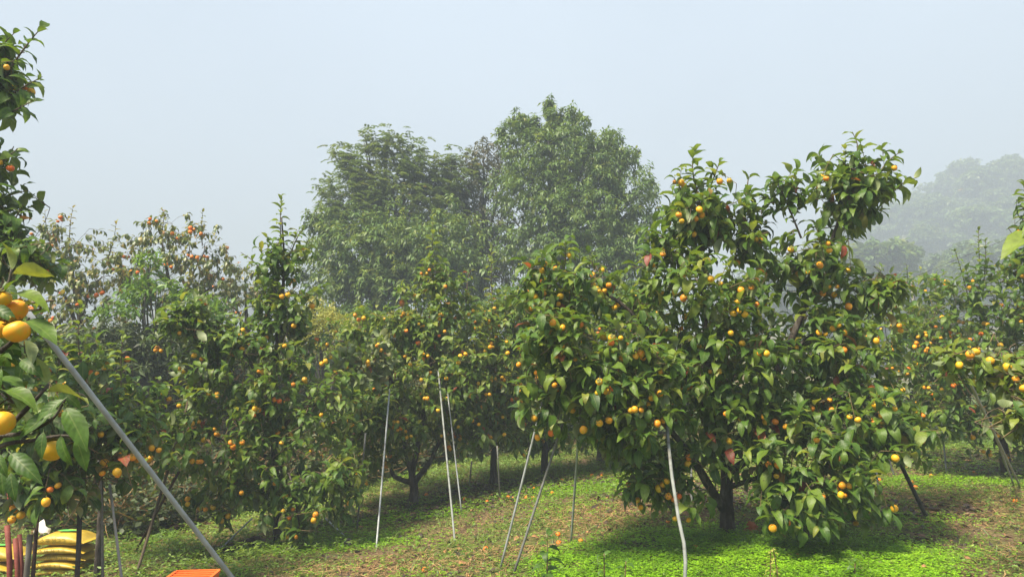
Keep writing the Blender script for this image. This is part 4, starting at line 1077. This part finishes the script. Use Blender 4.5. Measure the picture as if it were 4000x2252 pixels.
pole('thin whitish pipe alone on the brown soil at the right', [at(3678, 1640, 10.8), gp(3697, 1846)], .012, 'white_pipe')
pole('long bright pipe rising to the near right branch', [at(3740, 1395, 5.5), gp(3988, 1885)], .0125, 'galv')
pole('shorter bright pipe beside the long one at the right', [at(3868, 1650, 7.2), gp(3962, 1880)], .011, 'galv')
pole('grey pipe standing between the forked trunk and the bent whitish pipe', [at(2698, 1780, 9.6), gp(2702, 1978)], .015, 'galv_dull')
pole('thin pole beside the straight slim trunk behind', [at(1942, 1740, 10.2), gp(1955, 1948)], .010, 'galv_dull')
pole('short white stake low behind the right side of the large tree', [at(3424, 1840, 8.9), gp(3434, 1938)], .011, 'white_pipe')
pole('thin leaning stick beyond the tall pale pipe', [at(1842, 1800, 12.2), gp(1832, 1895)], .013, 'wood_grey')
pole('thin metal rod lying aslant between the log and the slim tree', [at(985, 2022, 9.2), gp(785, 2208, .02)], .010, 'galv', name='metal_rod', cat='rod')
pole('short metal rod lying behind the low hanging fruit', [on_ground(1268, 2050) + UP * .1, on_ground(1345, 2098) + UP * .02], .012, 'galv', name='metal_rod', cat='rod')
def stake(px0, py0, px1, d, rad, mat, label, name='stake', cat='stake'):
    q = at(px1, 2340, d)
    return pole(label, [at(px0, py0, d), at((px0 + px1) / 2, (py0 + 2340) / 2, d), np.array([q[0], q[1], float(ground_z(q[0], q[1])) - .05])], rad, mat, name, cat, 'stakes in front of the yellow bags')
stake(28, 2050, 48, 6.2, .021, 'rust', 'red rusty stake, leftmost of those in front of the bags')
stake(60, 2100, 78, 6.2, .020, 'rust', 'red rusty stake, middle one of the red group')
stake(76, 2085, 92, 6.4, .018, 'rust', 'dark red stake just left of the grey stake')
stake(118, 2088, 95, 6.1, .022, 'wood_grey', 'pale grey weathered stake with ragged top')
stake(150, 1960, 122, 6.3, .016, 'log', 'dark brown crooked stake in front of the bag stack')
stake(312, 1990, 300, 6.0, .019, 'dark_pole', 'black stem-like post in front of the right end of the bags')
mb = MB(); mb.tube([at(40, 1900, 6.2), at(46, 1985, 6.15)], [.028, .026], 10)
o = link('red_pipe', mb.mesh('red_pipe', M['rust'], base=at(46, 1985, 6.15)), loc=tuple(at(46, 1985, 6.15))); tag(o, 'short red pipe with white end poking down out of the left leaves', 'pipe')
mb = MB(); mb.tube([(0, 0, -.001), (0.0005, 0, -.012)], [.0262, .025], 10); link('end_cap', mb.mesh('end_cap', M['sack']), o)
mb = MB()
wire = [at(3560, 1085, 34), at(3720, 1020, 34), at(3880, 955, 34), at(4100, 860, 34)]
mb.tube(resample(wire, 1.0), [.012] * len(resample(wire, 1.0)), 6)
# the cable runs between two timber posts, one hidden behind the hazy tree, one outside the frame
o = link('overhead_cable', mb.mesh('overhead_cable', M['cable'], base=wire[0]), loc=tuple(wire[0])); tag(o, 'thin dark cable crossing the foggy hillside at the right', 'cable')
mb = MB(); g0 = float(ground_z(wire[0][0], 34)); mb.tube([wire[0] + UP * .1, np.array([wire[0][0], 34, g0 - .3])], [.06, .08], 8)
o = link('cable_post', mb.mesh('cable_post', M['wood_grey'], base=wire[0]), loc=tuple(wire[0])); tag(o, 'grey timber post carrying the thin cable, behind the hazy tree', 'post')
mb = MB(); g0 = float(ground_z(wire[3][0], 34)); mb.tube([wire[3] + UP * .1, np.array([wire[3][0], 34, g0 - .3])], [.06, .08], 8)
o = link('cable_post', mb.mesh('cable_post', M['wood_grey'], base=wire[3]), loc=tuple(wire[3])); tag(o, 'grey timber post carrying the thin cable, past the right edge', 'post')

# ------------------------------------------------------------------ yellow bags
def bag_mesh(w, dp, h, seed, sag=0.0):
    r = random.Random(seed)
    nu, nv = 20, 12
    vs = []; fs = []
    for i in range(nu + 1):
        s = -1 + 2 * i / nu
        prof = (1 - abs(s) ** 3.2)
        for j in range(nv):
            a = 2 * math.pi * j / nv
            cy = math.copysign(abs(math.cos(a)) ** .75, math.cos(a)); cz = math.copysign(abs(math.sin(a)) ** .8, math.sin(a))
            hh = h * (0.06 + .94 * prof); dd = dp * (.90 + .10 * prof)
            nn = mnoise.noise(Vector((s * 3 + seed, cy * 2, cz * 2))) * .10 * h
            vs.append((s * w, cy * dd, cz * hh + nn - sag * s * s))
    for i in range(nu):
        for j in range(nv):
            j2 = (j + 1) % nv
            fs.append((i * nv + j, i * nv + j2, (i + 1) * nv + j2, (i + 1) * nv + j))
    fs.append(tuple(range(nv))[::1]); fs.append(tuple(nu * nv + j for j in reversed(range(nv))))
    mb = MB(); mb.add(vs, fs)
    return mb.mesh('bag', M['bag'])
def text_mesh(body, size, mat, name):
    cu = bpy.data.curves.new(name, 'FONT'); cu.body = body; cu.size = size; cu.align_x = 'CENTER'; cu.align_y = 'CENTER'; cu.extrude = 0.0005
    ob = bpy.data.objects.new(name, cu); COL.objects.link(ob)
    dg = bpy.context.evaluated_depsgraph_get()
    me = bpy.data.meshes.new_from_object(ob.evaluated_get(dg))
    bpy.data.objects.remove(ob); me.materials.clear(); me.materials.append(M[mat])
    return me
TXT = text_mesh('친소재 선고고', .062, 'ink', 'lettering')
patch = MB()
pn = 14; patch.add([(.11 * math.cos(2 * math.pi * k / pn) * (1 + .2 * math.sin(3 * k)), .05 * math.sin(2 * math.pi * k / pn), 0) for k in range(pn)], [tuple(range(pn))])
PATCH = patch.mesh('green_mark', M['green_print'])
dbag = 8.4
def bag_stack(cx, top_py, n, labels, seed, gname):
    x = at(cx, 2100, dbag)[0]
    g0 = float(ground_z(x, dbag)); ztop = at(cx, top_py, dbag)[2]
    hts = [.042] * (n - 1) + [.072]
    tot = sum(2 * h for h in hts); k = max(.75, min(1.35, (ztop - g0) / tot)); hts = [h * k for h in hts]
    z = g0
    for i, h in enumerate(hts):
        o = link('fertiliser_bag', bag_mesh(.305, .2, h * 1.06, seed + i, sag=.035), loc=(x + .02 * math.sin(i * 2.3 + seed), dbag + .015 * math.cos(i * 3), z + h))
        o.rotation_euler = (0, 0, .05 * math.sin(i * 1.7 + seed))
        tag(o, labels[i], 'bag', gname)
        t = link('lettering', TXT, o); t.rotation_euler = (math.pi / 2, 0, 0); t.location = (-.06, -.205, -.004); t.scale = (1, min(1, h / .042), 1)
        if i == n - 1:
            q = link('green_mark', PATCH, o); q.location = (.02, -.03, h * 1.06 + .012)
        z += 2 * h
bag_stack(262, 2073, 5, ['yellow printed bag at the bottom of the five-bag stack', 'yellow printed bag second from the bottom of the five-bag stack', 'yellow printed bag in the middle of the five-bag stack',
                         'yellow printed bag second from the top of the five-bag stack', 'plump yellow bag with green mark on top of the five-bag stack'], 3, 'yellow fertiliser bags')
bag_stack(-10, 2130, 3, ['yellow bag at the bottom of the lower stack at the left edge', 'yellow bag in the middle of the lower stack at the left edge', 'yellow bag with green mark topping the lower stack at the left edge'], 9, 'yellow fertiliser bags')
mb = MB()
c0 = at(160, 2068, dbag + .05)
vs = []; n_ = 7
for i in range(n_):
    for j in range(5):
        s, t = i / (n_ - 1), j / 4
        vs.append((-.09 + .18 * s, .03 * math.sin(s * 6) + .05 * t, -.04 + .13 * t * (.5 + .5 * math.sin(s * 3.1 + .6)) + .015 * math.sin(9 * s + 5 * t)))
k_ = len(vs); vs += [(x, y + .008, z) for x, y, z in vs]
fs = []
for i in range(n_ - 1):
    for j in range(4):
        a = i * 5 + j
        fs.append((a, a + 5, a + 6, a + 1)); fs.append((k_ + a, k_ + a + 1, k_ + a + 6, k_ + a + 5))
rim = [(i * 5) for i in range(n_)] + [(n_ - 1) * 5 + j for j in range(1, 5)] + [i * 5 + 4 for i in reversed(range(n_ - 1))] + [j for j in (3, 2, 1)]
for a, b_ in zip(rim, rim[1:] + rim[:1]): fs.append((b_, a, k_ + a, k_ + b_))
mb.add(vs, fs)
o = link('white_sack', mb.mesh('white_sack', M['sack']), loc=tuple(c0)); tag(o, 'crumpled white sack end sticking up on the stacked yellow bags', 'sack')

# ------------------------------------------------------------------ orange crates, upside down
def crate(cx_px, d, w, dp, h, rz, label):
    p = at(cx_px, 2235, d); g0 = float(ground_z(p[0], p[1]))
    root = thing('plastic_crate', label, 'crate', (p[0], p[1], g0), 'orange plastic crates on the ground')
    root.rotation_euler = (0, 0, rz)
    mb = MB()                                                   # four walls and bottom rim
    for s in (-1, 1):
        mb.box((0, s * (dp - .01), h / 2), (w, .006, h / 2 - .01)); mb.box((s * (w - .01), 0, h / 2), (.006, dp - .017, h / 2 - .01))
    link('wall_panel', mb.mesh('wall_panel', M['crate'], smooth=False), root)
    mb = MB()
    for s in (-1, 1):
        mb.box((0, s * dp, h - .012), (w + .004, .012, .012)); mb.box((s * w, 0, h - .012), (.012, dp - .0125, .0115))
        mb.box((0, s * dp, .014), (w + .006, .013, .014)); mb.box((s * w, 0, .014), (.014, dp - .0135, .0135))
    link('rim', mb.mesh('rim', M['crate'], smooth=False), root)
    mb = MB(); mb.box((0, 0, 0), (w - .013, .011, .006)); me = mb.mesh('slat', M['crate'], smooth=False)
    for i in range(9):
        link('slat', me, root, loc=(0, -dp + .045 + (2 * dp - .09) * i / 8, h - .012))
    mb = MB(); mb.box((0, 0, 0), (.008, dp - .013, .005)); me = mb.mesh('cross_rib', M['crate'], smooth=False)
    for i in range(3):
        link('cross_rib', me, root, loc=(-w * .5 + w * .5 * i, 0, h - .0215))
    mb = MB(); mb.box((0, 0, 0), (.055, .04, .004)); link('name_plate', mb.mesh('name_plate', M['terracotta'], smooth=False), root, loc=(.02, 0, h - .004))
    return root
crate(728, 5.85, .175, .28, .372, .10, 'orange upturned plastic crate nearest the slanting galvanised pipe')
crate(555, 5.72, .175, .28, .365, .10, 'orange upturned plastic crate left of its neighbour, mostly below the frame')

# ------------------------------------------------------------------ small things on the ground
pb = on_ground(1360, 2135)
mb = MB(); prof = [(.0, .012), (.012, .012), (.02, .004), (.03, .0), (.045, .004), (.052, .012), (.052, .03), (.045, .036), (0, .036)]
n_ = 20; vs = []; fs = []
for (rr, zz) in prof:
    for k in range(n_):
        a = 2 * math.pi * k / n_; vs.append((rr * math.cos(a) if rr else .001 * math.cos(a), (rr if rr else .001) * math.sin(a), -zz))
for i in range(len(prof) - 1):
    for k in range(n_):
        k2 = (k + 1) % n_; fs.append((i * n_ + k, (i + 1) * n_ + k, (i + 1) * n_ + k2, i * n_ + k2))
fs.append(tuple(range(n_))); fs.append(tuple((len(prof) - 1) * n_ + k for k in reversed(range(n_))))
mb.add(vs, fs)
o = link('black_cap', mb.mesh('black_cap', M['black']), loc=(pb[0], pb[1], pb[2] + .05)); o.rotation_euler = (math.radians(75), 0, .2); tag(o, 'round black plastic cap standing in the clover right of the slim tree', 'cap')
def crumple(name, label, p, w, h, mat, seed, cat):
    r = random.Random(seed); n_ = 9; vs = []
    for i in range(n_):
        for j in range(6):
            s, t = i / (n_ - 1) - .5, j / 5
            z = h * (1 - t) * (1 - abs(2 * s) ** 1.5) + .012 * r.uniform(-1, 1) + .01
            vs.append((s * w, .06 - t * .14 + .02 * r.uniform(-1, 1), max(.004, z)))
    k_ = len(vs); vs += [(x, y + .004, z + .006) for x, y, z in vs]; fs = []
    for i in range(n_ - 1):
        for j in range(5):
            a = i * 6 + j; fs += [(a, a + 1, a + 7, a + 6), (k_ + a, k_ + a + 6, k_ + a + 7, k_ + a + 1)]
    rim = [i * 6 for i in range(n_)] + [(n_ - 1) * 6 + j for j in range(1, 6)] + [i * 6 + 5 for i in reversed(range(n_ - 1))] + [4, 3, 2, 1]
    for a, b_ in zip(rim, rim[1:] + rim[:1]): fs.append((a, b_, k_ + b_, k_ + a))
    mb = MB(); mb.add(vs, fs)
    o = link(name, mb.mesh(name, M[mat], smooth=False), loc=tuple(p)); return tag(o, label, cat)
crumple('crumpled_sheet', 'crumpled orange-brown sheet beside the forked trunk', on_ground(2945, 2078), .19, .09, 'terracotta', 4, 'sheet')
def log(label, a, b_, r_):
    mb = MB(); path = [a + (b_ - a) * t + UP * .01 * math.sin(9 * t) for t in np.linspace(0, 1, 9)]
    mb.tube(path, [r_ * (1 + .2 * math.sin(5 * i)) for i in range(9)], 9, wob=.16, seed=int(a[0] * 100))
    o = link('fallen_log', mb.mesh('fallen_log', M['log'], base=a), loc=tuple(a)); tag(o, label, 'log')
log('rotting brown log lying left of the slim tree trunk', on_ground(840, 2165) + UP * .04, on_ground(1010, 2125) + UP * .05, .055)
log('dark log at the foot of the bank behind the slanting pipe', on_ground(620, 2075) + UP * .03, on_ground(750, 2062) + UP * .04, .045)

# fallen fruit
FALL = [(2075, 1893, 'next to its twin between the leaning pair'), (2085, 1901, 'touching its twin between the leaning pair'), (2158, 1920, 'in the grass right of the leaning pair'), (2082, 1940, 'below the twin fruit between the leaning pair'),
        (2057, 1938, 'left of the one below the twin fruit'), (2006, 1940, 'just left of the leaning pair on green cover'), (1985, 1938, 'on the edge of the leaf litter'), (1903, 1954, 'on the dark litter in front of the straight slim trunk'),
        (1665, 1927, 'on bright grass right of the low forking trunk'), (1898, 2141, 'in dry grass left of the leaning pair'), (1817, 1944, 'at the far side of the dark litter'), (2196, 1870, 'far back right of the leaning pair'),
        (2297, 1912, 'in front of the distant trunk'), (2312, 1851, 'far back under the large tree edge'), (2350, 1852, 'farthest back beside the large tree'), (2180, 2083, 'by the upright grey pipe in straw'), (2268, 2110, 'right beside the foot of the upright grey pipe'),
        (2183, 2116, 'near the sapling tip'), (2610, 2034, 'at the foot of the thin black rod'), (2716, 2136, 'on clover right of the bent whitish pipe'), (3117, 2170, 'on clover in front of the large tree'), (2763, 1888, 'behind the forked trunk'),
        (3576, 1899, 'just right of the black slanting pole'), (3638, 1853, 'near the lone whitish pipe'), (3806, 1842, 'on brown soil below the bushy right tree'), (3390, 2000, 'in grass under the right side of the large tree'),
        (3968, 1954, 'on bare soil at the right edge'), (3560, 1878, 'split open behind the black slanting pole'), (1660, 2222, 'half rotten in the dry grass at the bottom'), (3435, 1870, 'beside the short white stake')]
for i, (px, py, where) in enumerate(FALL):
    p = on_ground(px, py + 8)
    o = fruit_object(p + UP * .015, .029 * random.uniform(.85, 1.1), (random.uniform(-1.5, 1.5), random.uniform(-1.5, 1.5)), None, np.zeros(3), calyx=(p[1] < 9.0), name='fallen_persimmon', ripe=True)
    tag(o, 'fallen orange persimmon ' + where, 'fruit', 'fallen persimmons on the ground')

# sapling and weeds
def sapling(label, px, py_top, py_base, d, seed, n, leafs, mat='leaf', tint=.2, name='sapling', cat='plant', height=None, lean=(.02, 0)):
    global rng
    rng = np.random.default_rng(seed)
    p = at(px, py_base, d); b = np.array([p[0], p[1], float(ground_z(p[0], p[1]))])
    top = at(px, py_top, d) + np.array([lean[0], lean[1], 0])
    root = thing(name, label, cat, b)
    path = smooth_path([b - UP * .03, (b + top) / 2 + np.array([.01, 0, 0]), top])
    mb = MB(); mb.tube(path, list(np.linspace(.008, .004, len(path))), 6); link('stem', mb.mesh('stem', M['shoot'], base=b), root)
    for j in range(n):
        t = .25 + .75 * (j + .5) / n
        q = b + (top - b) * t
        an = j * 2.4 + rng.normal() * .3
        dd = np.array([math.cos(an), math.sin(an) * .8, .15 + .3 * (t > .85)])
        leaf_object(q, dd, UP + rng.normal(size=3) * .25, leafs * rng.uniform(.75, 1.15), float(np.clip(tint + rng.normal() * .12, 0, .9)), int(rng.integers(0, 8)), mat, root, b)
    return root
sapling('small persimmon sucker with a few glossy leaves in front of the leaning pair', 2128, 2085, 2290, 5.9, 71, 12, .16, tint=.2)
sapling('leafy green weed at the bottom edge right of the sapling', 2350, 2160, 2300, 5.75, 72, 14, .085, 'leaf_fresh', .2, name='weed_plant')
sapling('leafy weed with broad dark leaves at the bottom edge before the bent pipe', 2420, 2190, 2310, 5.6, 73, 12, .1, 'leaf_fresh', .05, name='weed_plant', lean=(.05, 0))
sapling('low weed at the right corner of the bright clover', 3330, 2190, 2300, 5.7, 74, 12, .07, 'leaf_fresh', .1, name='weed_plant')
sapling('pale slender weed with small leaves in the middle of the clover', 3000, 2150, 2290, 5.7, 75, 22, .05, 'leaf_gold', .5, name='weed_plant')
sapling('second pale slender weed in the clover, slightly to the right', 3040, 2140, 2300, 5.6, 76, 22, .045, 'leaf_gold', .6, name='weed_plant', lean=(-.04, 0))
sapling('small leafy sprout in the litter behind the forked trunk', 2745, 1950, 1975, 9.4, 77, 14, .09, 'leaf_fresh', .3, name='weed_plant')

# ------------------------------------------------------------------ ground cover
rng = np.random.default_rng(77)
def nfield(P, sc, off=0.0):
    """smooth pseudo-noise in 0..1 from summed sines"""
    x, y = P[:, 0] * sc + off, P[:, 1] * sc - off
    v = np.sin(x * 1.7 + 1.3 * np.sin(y * 1.1 + off)) + np.sin(y * 2.1 + 1.7 * np.sin(x * .9)) + .7 * np.sin(3.7 * x - 2.9 * y + 1) + .6 * np.sin(4.9 * y + 3.3 * x) + .4 * np.sin(9.1 * x + 2 * np.sin(7.3 * y))
    return .5 + v / 6.0
def scatter(n, d0, d1, pad=.80):
    d = np.sqrt(rng.uniform(d0 * d0, d1 * d1, n)); u = rng.uniform(-pad, pad, n)
    return np.column_stack([u * d, d])
def ell(P, px, py, rx_m, ry_m):
    c = on_ground(px, py)
    return ((P[:, 0] - c[0]) / rx_m) ** 2 + ((P[:, 1] - c[1]) / ry_m) ** 2
def lay(name, label, cat, P2, size, hgt, tint, mat, templates, tilt=.35, up=.0, per=3, drp=.0):
    z = ground_z(P2[:, 0], P2[:, 1])
    n = len(P2)
    PP = []; DD = []; NN = []; LL = []; TT = []
    a0 = rng.uniform(0, 6.28, n)
    for k in range(per):
        a = a0 + 6.283 * k / per + rng.normal(size=n) * .2
        PP.append(np.column_stack([P2[:, 0], P2[:, 1], z + hgt]))
        DD.append(np.column_stack([np.cos(a), np.sin(a), np.full(n, up) + rng.normal(size=n) * tilt * .6]))
        NN.append(UP + rng.normal(size=(n, 3)) * tilt); LL.append(size * rng.uniform(.75, 1.2, n)); TT.append(np.clip(tint + rng.normal(size=n) * .13, 0, 1))
    o = leaf_cloud(name, np.concatenate(PP), np.concatenate(DD), np.concatenate(NN), np.concatenate(LL), np.concatenate(TT), mat, templates, None, np.zeros(3))
    tag(o, label, cat, kind='stuff'); return o
CLV = [(np.array([(0, 0, 0), (.68, .44, .04), (1.0, 0, 0), (.68, -.44, .04)]), np.array([(0, 2, 1), (0, 3, 2)]), np.array([(0, 0), (1, .5), (1, 1), (1, .5)], float))]
def clover_mask(P):
    m = np.zeros(len(P))
    m = np.maximum(m, 1.25 - ell(P, 2850, 2230, 2.1, 1.35) * .9)
    m = np.maximum(m, 1.0 - ell(P, 3450, 2200, 1.0, .7))
    m = np.maximum(m, 1.05 - ell(P, 1240, 2130, 1.3, .75))
    m = np.maximum(m, .8 - ell(P, 2250, 1910, 1.6, 1.0))
    m = np.maximum(m, .85 - ell(P, 1700, 2010, 1.7, .55))
    m = np.maximum(m, .8 - ell(P, 2230, 2190, 1.0, .5))
    m = np.maximum(m, .8 - ell(P, 3650, 1880, 2.6, .55))
    m = np.maximum(m, .7 - ell(P, 3500, 2040, 1.2, .5))
    return m
C2 = scatter(150000, 5.0, 13.5)
pr = clover_mask(C2) * 1.35 + (nfield(C2, 1.4, 3.0) - .5) * 1.1
pr = pr - 1.6 * np.clip(nfield(C2, 3.6, 9) - .62, 0, 1)
C2 = C2[rng.random(len(C2)) < np.clip(pr, .05, 1)]
dd = C2[:, 1]
lay('clover', 'bright green clover carpeting the orchard floor', 'clover', C2, .011 + .0011 * dd, .02 + .022 * rng.random(len(C2)), .42 + .25 * (nfield(C2, 2.5) - .5), 'clover', CLV, tilt=.3)
# extra thick layer in the nearest patch
C3 = scatter(90000, 5.0, 7.6, .62); C3 = C3[(C3[:, 0] > .2)]
pr = 1.3 - ell(C3, 2850, 2235, 2.0, 1.3)
C3 = C3[rng.random(len(C3)) < np.clip(pr * 1.4 + (nfield(C3, 2.2, 1) - .5) * .9 - 3.0 * np.clip(nfield(C3, 4.2, 2.5) - .66, 0, 1), 0, 1)]
lay('clover', 'thick bright clover patch below the large persimmon tree', 'clover', C3, .012 + .009 * rng.random(len(C3)), .02 + .045 * rng.random(len(C3)) * (.4 + nfield(C3, 3.1, 4)), .5 + .7 * (nfield(C3, 2.7, 7) - .5), 'clover', CLV, tilt=.28)

W2 = scatter(26000, 5.2, 15.0, .82)
left = sstep(1.0, -1.5, W2[:, 0] + 3.2) ; back = sstep(11.5, 13, W2[:, 1])
pr = .10 + .55 * np.maximum(left, back) + .6 * (nfield(W2, 1.1, 8) - .55)
W2 = W2[rng.random(len(W2)) < np.clip(pr, .01, 1)]
lay('weeds', 'mixed low weeds between the poles and along the bank', 'weeds', W2, .03 + .0025 * W2[:, 1], .03 + .07 * rng.random(len(W2)), .5 + .5 * (nfield(W2, 1.6) - .5), 'weed', RHOMB, tilt=.5, up=.15, per=4)
W3 = scatter(15000, 5.2, 11.5, .82)
pr = sstep(-1.6, -3.0, W3[:, 0]) * (.25 + 1.0 * (nfield(W3, 1.5, 6) - .3))
W3 = W3[rng.random(len(W3)) < np.clip(pr, 0, 1)]
lay('weeds', 'lush broad-leaved weeds around the yellow bags and the foot of the bank', 'weeds', W3, .045 + .03 * rng.random(len(W3)), .03 + .12 * rng.random(len(W3)), .6 + .5 * (nfield(W3, 1.9) - .5), 'weed', RHOMB, tilt=.5, up=.2, per=4)
# grass blades
BLADE = [(np.array([(0, .03, 0), (0, -.03, 0), (.55, .026, -.05), (.55, -.026, -.05), (1.0, 0, -.25)]), np.array([(0, 1, 3), (0, 3, 2), (2, 3, 4)]), np.array([(1, 0), (1, 0), (1, .5), (1, .5), (0, 1)], float))]
G2 = scatter(46000, 5.2, 16, .82)
pr = .12 + .75 * sstep(11, 12.8, G2[:, 1]) + 1.0 * (nfield(G2, 1.9, 5) - .52) + .25 * left.mean()
G2 = G2[rng.random(len(G2)) < np.clip(pr, .02, .8)]
lay('grass', 'short green grass tufts on the orchard floor', 'grass', G2, .07 + .06 * rng.random(len(G2)), np.zeros(len(G2)), .45 + .5 * (nfield(G2, 1.2) - .5), 'grass', BLADE, tilt=.8, up=1.0, per=3)
# dry straw
S2 = scatter(70000, 5.2, 13.5, .82)
bare = np.clip(1 - clover_mask(S2) * 1.3, 0, 1)
straw = np.maximum.reduce([1 - ell(S2, 1650, 2200, 2.0, .55), 1 - ell(S2, 2330, 2010, 1.1, .9), 1 - ell(S2, 3750, 1990, 1.7, 1.0), .9 - ell(S2, 3650, 1780, 2.6, 1.5), .8 - ell(S2, 3900, 2200, 1.2, .6)])
pr = bare * (np.clip(straw, 0, 1) * 1.1 + .12 + .35 * (nfield(S2, 2.3, 2) - .5))
S2 = S2[rng.random(len(S2)) < np.clip(pr, 0, 1)]
lay('straw', 'dry cut straw lying between the poles', 'straw', S2, .06 + .08 * rng.random(len(S2)), .008 + .02 * rng.random(len(S2)), .45 + .3 * (nfield(S2, 3) - .5), 'straw', BLADE, tilt=.25, per=2)
# dead leaf litter
L2 = scatter(60000, 5.2, 14.0, .82)
lit = np.maximum.reduce([1 - ell(L2, 1700, 1985, 1.7, .8), 1 - ell(L2, 2050, 1900, 1.8, .8), 1 - ell(L2, 2800, 1930, 1.8, 1.3), 1 - ell(L2, 3880, 1800, 2.4, 1.6), .8 - ell(L2, 3560, 2120, .5, .35), .9 - ell(L2, 1300, 2035, 1.0, .5), .75 - ell(L2, 2520, 2130, .45, .25), .5 - ell(L2, 3600, 2000, 1.5, .6)])
L2 = L2[rng.random(len(L2)) < np.clip(lit * 1.5, .02, 1)]
lay('leaf_litter', 'dark fallen leaves under the trees', 'leaf litter', L2, .08 + .06 * rng.random(len(L2)), .006 + .02 * rng.random(len(L2)), .22 + .6 * rng.random(len(L2)) ** 3, 'litter', RHOMB + LITE_T[:2], tilt=.35, per=1)
Q2 = scatter(26000, 5.2, 13.0, .82)
Q2 = Q2[rng.random(len(Q2)) < np.clip(1.0 - clover_mask(Q2) * .8, .12, .9)]
lay('leaf_litter', 'broken dead leaf bits and crumbs over the bare soil', 'leaf litter', Q2, .018 + .035 * rng.random(len(Q2)) ** 2, .004 + .02 * rng.random(len(Q2)), .15 + .85 * rng.random(len(Q2)) ** 2, 'litter', [(V * np.array([1, 1.4, 1]), T, A) for V, T, A in LEAFLET], tilt=.55, per=1)
Q3 = scatter(13000, 5.2, 13.0, .82)
lay('weeds', 'tiny seedlings dotting the soil and clover', 'weeds', Q3, .016 + .002 * Q3[:, 1], .01 + .05 * rng.random(len(Q3)), .35 + .8 * rng.random(len(Q3)) ** 2, 'weed', LEAFLET, tilt=.5, up=.25, per=3)
for i, (px, py, rot, tt, where) in enumerate([(2075, 2110, .3, .97, 'pale yellow dead leaf lying left of the sapling'), (2375, 2078, 1.2, .9, 'upright brown dead leaf on the clover edge'), (3600, 2236, .2, .98, 'long pale dead leaf at the bottom right'),
                                               (1790, 2215, .5, .96, 'curled orange dead leaf in the grass at the bottom'), (1990, 1968, 2.0, .99, 'pale curled leaf on the dark litter'), (2430, 2010, .4, .85, 'brown dead leaf below the hanging leaves'),
                                               (1400, 2070, .7, .95, 'orange dead leaf behind the darker pipe'), (3650, 1985, .2, .9, 'tan dead leaf right of the black slanting pole'), (3770, 2200, .1, .92, 'pale brown strip of dead leaf at the lower right')]):
    p = on_ground(px, py)
    V, T, A = NEAR_T[i % 8]
    o = link('dead_leaf', mesh_np('dead_leaf', V, T, M['litter'], np.column_stack([np.full(len(V), tt), A])), loc=(p[0], p[1], p[2] + .045))
    o.rotation_euler = (.25, .2, rot); o.scale = (.13, .15, .13); tag(o, where, 'dead leaf', 'dead leaves on the ground')
# bank undergrowth: vines and brown stems
K2 = np.column_stack([rng.uniform(-15, 1.5, 42000), rng.uniform(9.6, 18.5, 42000)])
s = (K2[:, 1] - 10.6) * .6 + (-K2[:, 0] - 4.4) * .8
K2 = K2[(s > -.2) & (np.abs(K2[:, 0]) < .86 * K2[:, 1])]
hgt = .05 + .55 * rng.random(len(K2)) ** 1.6 * (nfield(K2, .9) + .2)
lay('undergrowth', 'dark vines and weeds covering the bank', 'undergrowth', K2, .075 + .05 * rng.random(len(K2)), hgt, .28 + .75 * (nfield(K2, 1.0, 4) - .45), 'bank', [(V * np.array([1, 1.5, 1]), T, A) for V, T, A in LEAFLET], tilt=.6, up=-.15, per=3)
K3 = K2[rng.random(len(K2)) < .14]
lay('dry_stems', 'brown dry stems tangled on the bank', 'undergrowth', K3, .35 + .5 * rng.random(len(K3)), .05 + .3 * rng.random(len(K3)), np.full(len(K3), .12), 'straw', [(V * np.array([1, .35, 1]), T, A) for V, T, A in BLADE], tilt=.7, up=.7, per=2)
# rough grass and brush beyond the orchard
K4 = np.column_stack([rng.uniform(-12, 26, 11000), rng.uniform(14.5, 32, 11000)])
K4 = K4[(np.abs(K4[:, 0]) < .86 * K4[:, 1])]
lay('brush', 'rough low brush beyond the orchard rows', 'undergrowth', K4, .16 + .1 * rng.random(len(K4)), .1 + .5 * rng.random(len(K4)), .45 + .5 * (nfield(K4, .5) - .5), 'bank', RHOMB, tilt=.6, per=4)

# ------------------------------------------------------------------ morning fog
hz = MB(); hz.box((0, 203, 40), (310, 253, 46))
m = bpy.data.materials.new('haze'); m.use_nodes = True
nt = m.node_tree; nt.nodes.clear()
pv = nt.nodes.new('ShaderNodeVolumePrincipled'); pv.inputs['Color'].default_value = (0.41, 0.475, 0.565, 1); pv.inputs['Density'].default_value = HAZE_DENSITY; pv.inputs['Anisotropy'].default_value = 0.0
mo = nt.nodes.new('ShaderNodeOutputMaterial'); nt.links.new(pv.outputs[0], mo.inputs['Volume'])
o = link('haze', hz.mesh('haze', m, smooth=False)); tag(o, 'pale morning fog filling the valley', 'fog', kind='stuff')
print('TRIS', sum(len(me.polygons) for me in bpy.data.meshes), 'OBJ', len(bpy.data.objects), 'MINZ', float(Vg[:, 2].min()), 'MAXZ', float(Vg[:, 2].max()))
